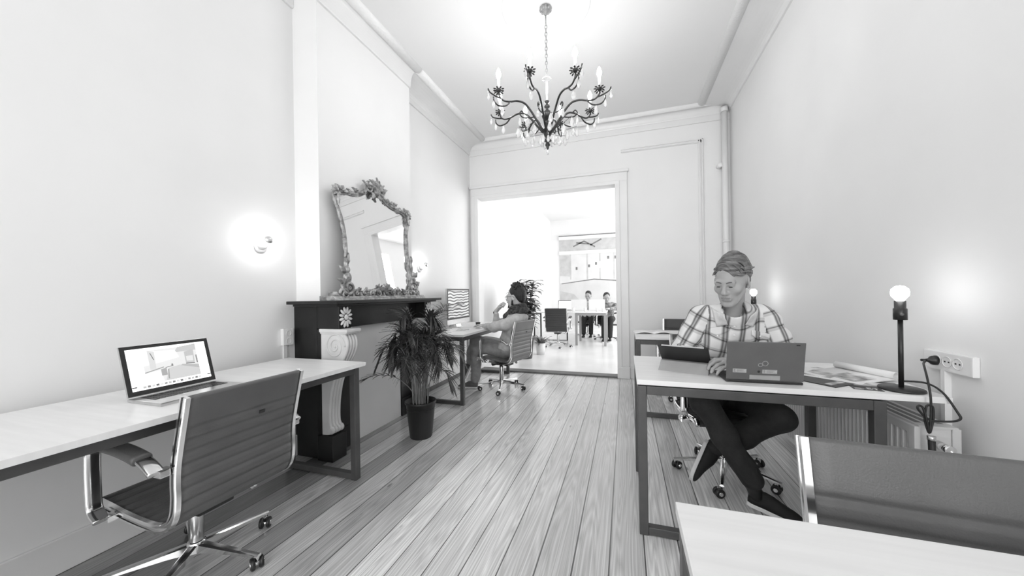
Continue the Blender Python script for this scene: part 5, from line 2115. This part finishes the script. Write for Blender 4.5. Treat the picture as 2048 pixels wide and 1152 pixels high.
def hair_locks(s, fr, locks, r0, r1, k=.006):
    s.frame(*fr)
    for L in locks:
        pts = [np.array(p, float) for p in spline([tuple(p) for p in L], 4)]
        n = len(pts)
        rs = [r0 + (r1 - r0) * (i / (n - 1)) ** 1.5 for i in range(n)]
        s.chain([tuple(p) for p in pts], rs, k)
    s.frame()


# ---------------------------------------------------------------- man in the plaid shirt
HF = head_frame((.543, 2.14, 1.246), -36, 20, 3, 0.98)
s = SDF((.18, 1.93, .50), (.98, 2.80, 1.40), .0036)
add_head(s, HF)
nb = head_part(HF, [(0, .036, -.050), (0, .030, -.10)])
s.cap(nb[0], (.578, 2.262, 1.045), .045, .055, k=.010)
s.cap((.585, 2.285, 1.015), (.59, 2.36, .93), .07, .10, k=.04)
s.cap((.59, 2.34, .93), (.61, 2.58, .60), .11, .12, k=.05)
s.cap((.44, 2.285, 1.04), (.715, 2.275, 1.04), .042, k=.04)
# arms
s.chain([(.425, 2.28, 1.04), (.322, 2.31, .855), (.285, 2.30, .824)], [.042, .036, .026], .02)
s.chain([(.730, 2.265, 1.045), (.797, 2.235, .862), (.640, 2.135, .825), (.562, 2.092, .822)], [.042, .038, .031, .025], .02)
# left hand resting between tablet and laptop, fingers towards the tablet
kn = [((.478, 2.070, .838), (.440, 2.056, .838), (.418, 2.040, .826), (.405, 2.026, .810)),
      ((.474, 2.048, .838), (.432, 2.026, .833), (.406, 2.010, .815), (.397, 2.000, .798)),
      ((.477, 2.026, .830), (.440, 2.002, .820), (.415, 1.988, .802), (.408, 1.982, .786)),
      ((.486, 2.006, .818), (.456, 1.982, .806), (.436, 1.972, .792), (.430, 1.968, .781))]
for f_ in kn:
    s.cap((.555, 2.082, .826), f_[0], .0165, .0108, k=.010)
for i, f_ in enumerate(kn):
    finger(s, f_, .0098 if i < 3 else .0085, .0076 if i < 3 else .0068)
s.cap((.545, 2.098, .816), (.500, 2.110, .812), .016, .0125, k=.010)
finger(s, ((.500, 2.110, .812), (.462, 2.104, .806), (.438, 2.092, .798)), .0115, .0085)
# right hand at the tablet's screen side
s.cap((.285, 2.30, .824), (.262, 2.255, .822), .024, .022, k=.012)
for i in range(4):
    x = .236 + i * .019
    finger(s, ((x, 2.255, .824), (x - .006, 2.222, .826), (x - .008, 2.202, .812), (x - .008, 2.190, .798)), .0095, .0075)
finger(s, ((.305, 2.275, .820), (.322, 2.245, .808), (.322, 2.222, .796)), .0115, .0085)
def lips(C):
    F, T, S = HF
    L = ((C - np.array(T)) @ F) / S
    return ((np.abs(L[:, 0]) < .021) & (L[:, 2] < -.055) & (L[:, 2] > -.0795) & (L[:, 1] < -.0885)).astype(int)
man = thing('person', 'man in a plaid shirt sitting at the right desk, looking down at his tablet', 'person', (.60, 2.50, 0))
body1 = s.mesh('body', [M_SKIN, M_LIP], man, matfn=lips)
face_parts(body1, HF, M_BROW)

# shirt
s = SDF((.17, 2.00, .44), (.98, 2.86, 1.17), .0058)
s.cap((.568, 2.200, 1.062), (.59, 2.33, .95), .076, .15, k=.05)
s.ell((.592, 2.36, .93), (.205, .135, .20), rotm('X', 30), k=.06)
s.ell((.605, 2.50, .74), (.178, .135, .22), rotm('X', 24), k=.06)
s.ell((.615, 2.62, .56), (.175, .140, .11), k=.06)
s.cap((.43, 2.285, 1.045), (.727, 2.275, 1.045), .060, k=.05)
s.cap((.56, 2.20, 1.075), (.44, 2.285, 1.06), .045, .05, k=.04)
s.cap((.56, 2.20, 1.075), (.722, 2.275, 1.06), .045, .05, k=.04)
s.chain([(.418, 2.285, 1.035), (.368, 2.30, .95), (.318, 2.315, .855)], [.066, .062, .055], .03)
s.chain([(.318, 2.315, .855), (.292, 2.30, .83)], [.055, .042], .03)
s.chain([(.737, 2.268, 1.035), (.775, 2.262, .95), (.800, 2.24, .862)], [.067, .064, .056], .03)
s.chain([(.800, 2.24, .862), (.66, 2.145, .828)], [.056, .042], .03)
# neck opening
s.cap((.566, 2.180, 1.09), (.535, 2.06, 1.165), .052, .075, k=.01, sub=True)
def torso_uv(V):
    sp = np.array([0, -.62, .78])
    return np.stack([(V[:, 0] - .575) * 1.0, V @ sp, np.zeros(len(V))], 1)
def sleeves(V):
    """-1 right sleeve, 1 left sleeve, 0 body of the shirt: split along the armhole seams"""
    dz = np.clip(1.06 - V[:, 2], 0, .3)
    return np.where(V[:, 0] < .448 - .20 * dz, -1, np.where(V[:, 0] > .708 + .12 * dz, 1, 0))
uvf = bone_uv([((.418, 2.285, 1.05), (.318, 2.315, .855), .066, (-.3, -1, 0), .02, -1), ((.318, 2.315, .855), (.292, 2.250, .826), .055, (-.3, -.5, 1), .03, -1),
               ((.737, 2.268, 1.05), (.800, 2.24, .862), .067, (.3, -1, 0), .035, 1), ((.800, 2.24, .862), (.66, 2.145, .828), .056, (.3, -.5, 1), .01, 1)], torso_uv, sleeves)
shirt = s.mesh('plaid_shirt', M_PLAID, body1, fold=folds(3, .0095, 38, (1, .7, 1)), uv=uvf)


def cloth_strip(name, rows, mat_, parent, th=.003, uvs=True):
    mb = MB()
    mb.strip(rows)
    o = mb.build(name, mat_, parent)
    sm = o.modifiers.new('thickness', 'SOLIDIFY')
    sm.thickness = th
    me = o.data
    at = me.attributes.new('cloth_uv', 'FLOAT_VECTOR', 'POINT')
    off = origin_of(parent)
    for i, v in enumerate(me.vertices):
        w = v.co + off
        t_ = torso_uv(np.array([[w.x, w.y, w.z]]))[0]
        at.data[i].vector = (t_[0], t_[1], 0)
    return o


def on_shirt(x, z, lift=.004):
    """front surface of the shirt at (x, z), found by casting along +Y"""
    o_ = origin_of(shirt)
    hit, loc, nor, _ = shirt.ray_cast(Vector((x, 1.6, z)) - o_, Vector((0, 1, 0)))
    return (loc + o_ + nor * lift, nor) if hit else (Vector((x, 2.2, z)), Vector((0, -1, 0)))
bpy.context.view_layer.update()
# collar: a stand round the neck and two pointed leaves lying on the chest
nc = Vector((.566, 2.200, 1.088))
rows = []
for i in range(25):
    a = PI / 2 + R(-128 + 256 * i / 24)
    f_ = abs(i / 24 - .5) * 2
    d_ = Vector((math.cos(a), math.sin(a), 0))
    tilt = Vector((0, -.30, 0)).dot(d_) * 0
    z0 = -.010 - .018 * f_ ** 2 + .028 * max(0, d_.y)
    rows.append([nc + d_ * .066 + Vector((0, 0, z0)), nc + d_ * .062 + Vector((0, 0, z0 + .032)), nc + d_ * .068 + Vector((0, 0, z0 + .036)), nc + d_ * .080 + Vector((0, 0, z0 + .012)), nc + d_ * .088 + Vector((0, 0, z0 - .012))])
cloth_strip('collar', rows, M_PLAID, shirt)
M_COLLAR = mat('pale_collar_cotton', 0.60, 0.85, var=.12, scale=30)
for side in (-1, 1):
    rows = []
    for j in range(7):
        v_ = j / 6
        row = []
        for i in range(7):
            u_ = i / 6
            # quad: neck side (inner) to shoulder side (outer), down to the point
            inner = Vector((nc.x + side * (.052 - .040 * v_ * .4), nc.z - .022 - .050 * v_))
            outer = Vector((nc.x + side * (.100 - .020 * v_), nc.z + .010 - .100 * v_))
            q_ = inner.lerp(outer, u_)
            p_, n_ = on_shirt(q_.x, q_.y, .006 + .008 * (1 - v_))
            row.append(p_)
        rows.append(row)
    cloth_strip('collar_leaf', rows, M_COLLAR, shirt)
for z in (1.005, .955, .905, .855):
    p, n_ = on_shirt(.557 + (1.0 - z) * .05, z, .003)
    q = Vector((0, 0, 1)).rotation_difference(n_).to_matrix()
    MB().lathe([(0, .002), (.004, .0025), (.0055, .0015), (.0055, 0)], p, n=14, rot=q).build('button', M_WHITEP, shirt)
for side, x0 in ((-1, .445), (1, .640)):
    rows = []
    for j in range(5):
        row = []
        for i in range(7):
            u = i / 6
            zt = .985 - .004 * i * side
            dz = (.028 + .022 * (1 - abs(u - .5) * 2)) * j / 4
            row.append(on_shirt(x0 + u * .095, zt - dz, .0035)[0])
        rows.append(row)
    cloth_strip('pocket_flap', rows, M_PLAID, shirt, .003)
    p, n_ = on_shirt(x0 + .0475, .947, .009)
    q = Vector((0, 0, 1)).rotation_difference(n_).to_matrix()
    MB().lathe([(0, .002), (.004, .0025), (.0055, .0015), (.0055, 0)], p, n=14, rot=q).build('button', M_WHITEP, shirt)

# hair: swept back from a low parting
s = SDF((.40, 1.98, 1.12), (.72, 2.32, 1.45), .0023)
s.frame(*HF)
s.ell((0, .031, .050), (.0775, .088, .083), k=.01)
s.ell((0, .052, .000), (.072, .060, .074), k=.02)
s.frame()
s.frame(*HF)
s.ell((0, -.122, .014), (.066, .092, .076), k=.012, sub=True)
s.ell((-.060, -.07, -.03), (.04, .07, .05), k=.01, sub=True)
s.ell((.060, -.07, -.03), (.04, .07, .05), k=.01, sub=True)
for x in (-1, 1):
    s.ell((x * .086, .010, -.010), (.020, .024, .036), k=.004, sub=True)
s.frame()
rnd = random.Random(8)
locks = []
def scalp(x, y, lift=0.0):
    """height of the scalp above (x, y) in head coordinates"""
    q_ = 1 - (x / .082) ** 2 - ((y - .026) / .094) ** 2
    return .050 + .088 * math.sqrt(max(q_, .0)) + lift
for i in range(150):
    y0 = rnd.uniform(-.068, .085)
    lift = rnd.uniform(.002, .020)
    L_ = []
    x_from, x_to = (.040, -.078) if rnd.random() < .62 else (.034, .079)
    x_from += rnd.uniform(-.012, .012)
    sweep = rnd.uniform(.015, .040)
    for t in (0, .25, .5, .75, 1):
        x_ = x_from + (x_to - x_from) * t
        y_ = min(.10, y0 + sweep * t - .010 * math.sin(PI * t))
        L_.append((x_, y_, scalp(x_, y_, lift * math.sin(PI * min(1, t + .2)) + .002 - .012 * max(0, t - .7))))
    locks.append(L_)
for i in range(80):                                   # sides and back, short, brushed backwards
    side = -1 if i % 2 else 1
    z = rnd.uniform(-.030, .075)
    y = rnd.uniform(-.020, .05) if z > .035 else rnd.uniform(.035, .07)
    q_ = math.sqrt(max(.05, 1 - ((z - .05) / .088) ** 2 - ((y - .026) / .094) ** 2))
    x = side * .081 * q_
    locks.append([(x, y - .012, z + .010), (x * 1.02, y + .012, z + .002), (x * .94, y + .034, z - .010)])
hair_locks(s, HF, locks, .0048, .0022, k=.0022)
s.mesh('hair', M_HAIR, body1, fold=folds(9, .0018, 160, (1, .3, 1)), smooth_it=0)

# trousers and shoes
s = SDF((.20, 1.95, .02), (.98, 2.90, .74), .0068)
s.ell((.62, 2.66, .505), (.185, .15, .10), k=.05)
s.chain([(.545, 2.60, .505), (.40, 2.175, .590)], [.088, .066], .05)
s.chain([(.40, 2.175, .590), (.505, 2.165, .40), (.625, 2.155, .195)], [.066, .062, .056], .03)
s.chain([(.70, 2.60, .505), (.768, 2.205, .515)], [.090, .070], .05)
s.chain([(.768, 2.205, .515), (.64, 2.31, .36), (.515, 2.40, .245)], [.070, .064, .056], .03)
s.mesh('trousers', M_DENIM, body1, fold=folds(5, .008, 30))
def sock(a, b, r):
    MB().tube([a, Vector(a).lerp(Vector(b), .5), b], [r, r * .95, r * .9], 14).build('sock', M_BLACKP, body1)
sock((.605, 2.155, .23), (.650, 2.15, .10), .038)
sock((.535, 2.39, .26), (.470, 2.405, .20), .036)
shoe(body1, (.602, 2.165, .055), (.835, 2.10, .012), (.22, -.1, 1), M_SHOE, M_SOLE, .048)
shoe(body1, (.462, 2.425, .275), (.352, 2.335, .055), (.74, -.42, -.30), M_SHOE, M_SOLE, .058)

# ---------------------------------------------------------------- man with the scarf
HF2 = head_frame((-1.300, 4.13, 1.155), -99, 6, 0, 1.10)
man2 = thing('person', 'bearded man with glasses and dark scarf at the left desk, chin on his fist', 'person', (-1.45, 4.13, 0))
s = SDF((-1.86, 3.84, .42), (-1.05, 4.42, 1.33), .0042)
add_head(s, HF2)
nb = head_part(HF2, [(0, .02, -.06)])
s.cap(nb[0], (-1.255, 4.13, .96), .050, .056, k=.02)
s.chain([(-1.255, 4.13, .95), (-1.335, 4.13, .76), (-1.42, 4.13, .55)], [.07, .085, .09], .05)
s.cap((-1.26, 3.99, .89), (-1.26, 4.28, .89), .045, k=.04)
s.chain([(-1.26, 3.98, .885), (-1.515, 3.945, .795), (-1.71, 4.06, .798)], [.042, .035, .025], .02)
s.chain([(-1.27, 4.285, .885), (-1.595, 4.235, .80), (-1.580, 4.185, .975)], [.042, .034, .024], .02)
# near hand on the desk
for i in range(4):
    y = 4.045 + i * .019
    s.cap((-1.71, 4.06, .798), (-1.765, y, .805), .016, .0105, k=.01)
    finger(s, ((-1.765, y, .805), (-1.800, y + .006, .803), (-1.822, y + .008, .792), (-1.834, y + .008, .782)), .0092, .0075)
finger(s, ((-1.73, 4.035, .795), (-1.76, 4.015, .787), (-1.785, 4.012, .780)), .011, .0085)
# fist under the chin
s.cap((-1.580, 4.185, .975), (-1.515, 4.165, 1.035), .024, .028, k=.015)
for i in range(4):
    y = 4.135 + i * .017
    z = 1.045 + .006 * i
    finger(s, ((-1.520, y, z), (-1.478, y - .004, z + .022), (-1.452, y - .006, z + .006), (-1.465, y - .006, z - .018)), .0098, .0085)
finger(s, ((-1.525, 4.135, 1.02), (-1.49, 4.118, 1.035), (-1.462, 4.116, 1.045)), .011, .009)
body2 = s.mesh('body', M_SKIN2, man2)
face_parts(body2, HF2, M_HAIRD)
s = SDF((-1.80, 3.82, .40), (-1.02, 4.44, 1.06), .0062)
s.chain([(-1.262, 4.13, .93), (-1.325, 4.13, .78), (-1.40, 4.13, .55)], [.080, .115, .125], .06)
s.ell((-1.315, 4.13, .82), (.105, .185, .16), k=.05)
s.ell((-1.40, 4.13, .54), (.135, .175, .10), k=.05)
s.cap((-1.25, 3.985, .885), (-1.25, 4.275, .885), .066, k=.05)
s.chain([(-1.26, 3.975, .88), (-1.40, 3.945, .82), (-1.525, 3.945, .795)], [.068, .066, .056], .03)
s.chain([(-1.525, 3.945, .795), (-1.655, 4.03, .80)], [.056, .040], .03)
s.chain([(-1.27, 4.29, .88), (-1.60, 4.235, .805)], [.066, .054], .03)
s.chain([(-1.60, 4.235, .805), (-1.583, 4.195, .93)], [.054, .038], .03)
s.mesh('knit_shirt', M_SHIRT2, body2, fold=folds(12, .010, 30))
s = SDF((-2.10, 3.80, .05), (-1.15, 4.44, .74), .007)
s.ell((-1.40, 4.13, .495), (.16, .175, .095), k=.05)
s.chain([(-1.44, 4.07, .495), (-1.80, 4.04, .51)], [.085, .066], .04)
s.chain([(-1.80, 4.04, .51), (-1.81, 4.05, .32), (-1.83, 4.06, .12)], [.066, .062, .060], .03)
s.chain([(-1.44, 4.19, .51), (-1.845, 4.10, .60)], [.085, .066], .04)
s.chain([(-1.845, 4.10, .60), (-1.90, 4.13, .46), (-1.945, 4.17, .315)], [.066, .058, .052], .03)
s.mesh('trousers', M_TROUS2, body2, fold=folds(15, .009, 32))
shoe(body2, (-1.79, 4.055, .004), (-2.06, 4.03, .004), (0, 0, 1), M_SHOE2, M_SOLE, .048)
shoe(body2, (-1.935, 4.20, .255), (-2.02, 4.20, .075), (-.9, -.1, .35), M_SHOE2, M_SOLE, .044)
# scarf: two loose coils and a hanging end
s = SDF((-1.50, 3.95, .80), (-1.08, 4.32, 1.12), .0055)
for j, (z, rx, ry, r_) in enumerate(((.985, .092, .092, .034), (1.025, .082, .082, .030), (.955, .098, .098, .030))):
    pts = [(-1.272 + rx * math.cos(2 * PI * i / 20) , 4.13 + ry * math.sin(2 * PI * i / 20), z - .028 * math.cos(2 * PI * i / 20 + .3 * j + PI)) for i in range(21)]
    s.chain(pts, [r_] * 21, .01)
s.chain([(-1.36, 4.08, .98), (-1.42, 4.07, .92), (-1.44, 4.08, .84)], [.030, .028, .016], .015)
s.mesh('scarf', M_SCARF, body2, fold=folds(21, .006, 70))
s = SDF((-1.46, 3.98, 1.0), (-1.10, 4.29, 1.38), .0036)
s.frame(*HF2)
s.ell((0, .034, .052), (.086, .098, .092), k=.01)
s.ell((0, .075, .005), (.072, .056, .080), k=.02)
s.ell((0, -.115, .012), (.075, .078, .072), k=.012, sub=True)
for x in (-1, 1):
    s.ell((x * .060, -.085, -.03), (.05, .07, .06), k=.01, sub=True)
    s.ell((x * .088, .008, -.012), (.022, .026, .038), k=.004, sub=True)
s.frame()
rnd = random.Random(3)
lk = []
for i in range(46):
    a, b = rnd.uniform(0, 2 * PI), rnd.uniform(.15, 1.35)
    n_ = np.array([math.sin(b) * math.cos(a), math.sin(b) * math.sin(a), math.cos(b)])
    if n_[1] < -.55 and n_[2] < .6:
        continue
    p = np.array([0, .034, .052]) + n_ * np.array([.084, .096, .090])
    q = np.array([rnd.uniform(-1, 1), rnd.uniform(-1, 1), rnd.uniform(-.5, 1)]) * .016
    lk.append([tuple(p), tuple(p + q + n_ * .006), tuple(p + q * 1.8 - n_ * .002)])
hair_locks(s, HF2, lk, .011, .006, k=.004)
s.mesh('hair', M_HAIRD, body2, smooth_it=0)
s = SDF((-1.46, 3.98, .96), (-1.20, 4.29, 1.20), .0032)
s.frame(*HF2)
s.ell((0, -.034, -.082), (.0505, .0545, .040), k=.01)
s.cap((-.020, -.078, -.104), (.020, -.078, -.104), .020, k=.02)
for x in (-1, 1):
    s.cap((x * .064, -.004, -.020), (x * .054, -.024, -.075), .010, .014, k=.012)
s.cap((-.022, -.096, -.052), (.022, -.096, -.052), .006, k=.006)
s.cap((-.022, -.100, -.0665), (.022, -.100, -.0665), .008, k=.003, sub=True)
s.frame()
s.mesh('beard', M_HAIRD, body2, fold=folds(4, .002, 190), smooth_it=0)
mb = MB()
for x in (-1, 1):
    ring_ = [(x * .031 + .021 * math.cos(2 * PI * i / 20), -.106, .002 + .018 * math.sin(2 * PI * i / 20)) for i in range(20)]
    mb.tube(head_part(HF2, ring_), .0022, 6, closed=True)
    mb.tube(head_part(HF2, [(x * .052, -.105, .008), (x * .078, -.06, .010), (x * .084, .005, .008), (x * .082, .025, -.010)]), .0022, 6)
mb.tube(head_part(HF2, [(-.011, -.107, .006), (0, -.110, .009), (.011, -.107, .006)]), .002, 6)
mb.build('glasses', M_BLACKP, body2)
mb = MB()
wp, wd = Vector((-1.581, 4.188, .955)), Vector((.02, -.05, .19)).normalized()
q = Vector((0, 0, 1)).rotation_difference(wd).to_matrix()
mb.lathe([(.027, -.009), (.031, -.009), (.031, .009), (.027, .009)], wp, n=22, rot=q)
wa = mb.build('watch', M_ALU, body2)
MB().ball(wp + Vector((-.030, -.01, 0)), (.006, .017, .017), None, 14, 8).build('watch_face', M_BLACKP, wa)


# ---------------------------------------------------------------- two people at the far table
def far_person(label, head, yaw, sh_l, sh_r, el_l, ha_l, el_r, ha_r, hip, kn, ft, top_mat, hair_m):
    r = thing('person', label, 'person', (hip[0], hip[1], 0))
    F = head_frame(head, yaw, 12, 0, 1.0)
    allp = np.array([head, sh_l, sh_r, el_l, ha_l, el_r, ha_r, hip])
    s = SDF(allp.min(0) - .2, allp.max(0) + .22, .0075)
    add_head(s, F)
    mid = tuple((np.array(sh_l) + np.array(sh_r)) / 2)
    s.cap(head_part(F, [(0, .02, -.07)])[0], mid, .05, .06, k=.02)
    s.cap(mid, hip, .085, .10, k=.05)
    for a, b, c in ((sh_l, el_l, ha_l), (sh_r, el_r, ha_r)):
        s.chain([a, b, c], [.04, .035, .024], .02)
        d = np.array(c) - np.array(b)
        d /= np.linalg.norm(d)
        e = np.cross(d, (0, 0, 1))
        for i in range(4):
            o_ = np.array(c) + e * (i - 1.5) * .02 + d * .04
            finger(s, (tuple(o_), tuple(o_ + d * .04 - np.array((0, 0, .004))), tuple(o_ + d * .07 - np.array((0, 0, .016)))), .0095, .008)
            s.cap(c, tuple(o_), .018, .011, k=.01)
        o_ = np.array(c) + e * .035
        finger(s, (tuple(o_), tuple(o_ + d * .03 + e * .01)), .011, .009)
    b = s.mesh('body', M_SKIN, r)
    face_parts(b, F, M_BROW)
    s = SDF(allp.min(0) - .2, np.array((allp.max(0)[0] + .2, allp.max(0)[1] + .2, mid[2] + .08)), .009)
    s.cap(mid, hip, .135, .15, k=.06)
    s.cap(sh_l, sh_r, .062, k=.05)
    for a, b_, c in ((sh_l, el_l, ha_l), (sh_r, el_r, ha_r)):
        s.chain([a, b_, tuple(np.array(b_) * .25 + np.array(c) * .75)], [.062, .052, .038], .03)
    s.mesh('shirt', top_mat, b, fold=folds(31, .006, 34))
    s = SDF(np.array(head) - .16, np.array(head) + .17, .006)
    s.frame(*F)
    s.ell((0, .028, .050), (.082, .094, .090), k=.01)
    s.ell((0, .070, .0), (.072, .056, .078), k=.02)
    s.ell((0, -.118, .006), (.070, .080, .070), k=.01, sub=True)
    for x in (-1, 1):
        s.ell((x * .088, -.02, -.02), (.024, .06, .045), k=.005, sub=True)
    s.frame()
    s.mesh('hair', hair_m, b, fold=folds(2, .003, 120))
    lo = np.array([hip] + kn + ft).min(0) - .15
    hi = np.array([hip] + kn + ft).max(0) + .16
    lo[2] = .02
    s = SDF(lo, hi, .009)
    s.ell(hip, (.17, .14, .10), k=.05)
    for i, (k_, f_) in enumerate(zip(kn, ft)):
        h = np.array(hip) + np.array(((-.08 if i else .08), 0, 0))
        s.chain([tuple(h), k_, (f_[0], f_[1], .14)], [.085, .064, .055], .04)
    s.mesh('trousers', M_DENIM, b)
    for f_ in ft:
        shoe(b, (f_[0], f_[1] + .06, .02), (f_[0] - .01, f_[1] - .19, .02), (0, 0, 1), M_SHOE, M_SOLE)
    return r


far_person('dark-haired person in a grey check top at the right end of the far table', (-.44, 8.93, 1.055), 8, (-.24, 9.02, .86), (-.60, 9.02, .86), (-.20, 8.80, .80), (-.40, 8.55, .80), (-.68, 8.80, .80), (-.52, 8.52, .80), (-.42, 9.12, .52),
           [(-.34, 8.68, .53), (-.50, 8.68, .53)], [(-.36, 8.62, 0), (-.50, 8.52, 0)], mat('mid_grey_check_top', 0.22, 0.85, var=.8, scale=22), M_HAIRD)
far_person('person half hidden behind the white laptops on the far table', (-.95, 9.55, 1.10), -5, (-.77, 9.62, .90), (-1.13, 9.62, .90), (-.72, 9.50, .70), (-.84, 9.30, .62), (-1.18, 9.50, .70), (-1.06, 9.30, .62), (-.95, 9.70, .50),
           [(-.86, 9.26, .52), (-1.04, 9.26, .52)], [(-.86, 9.20, 0), (-1.04, 9.15, 0)], mat('pale_top', 0.55, 0.85, var=.2, scale=20), M_HAIRD)
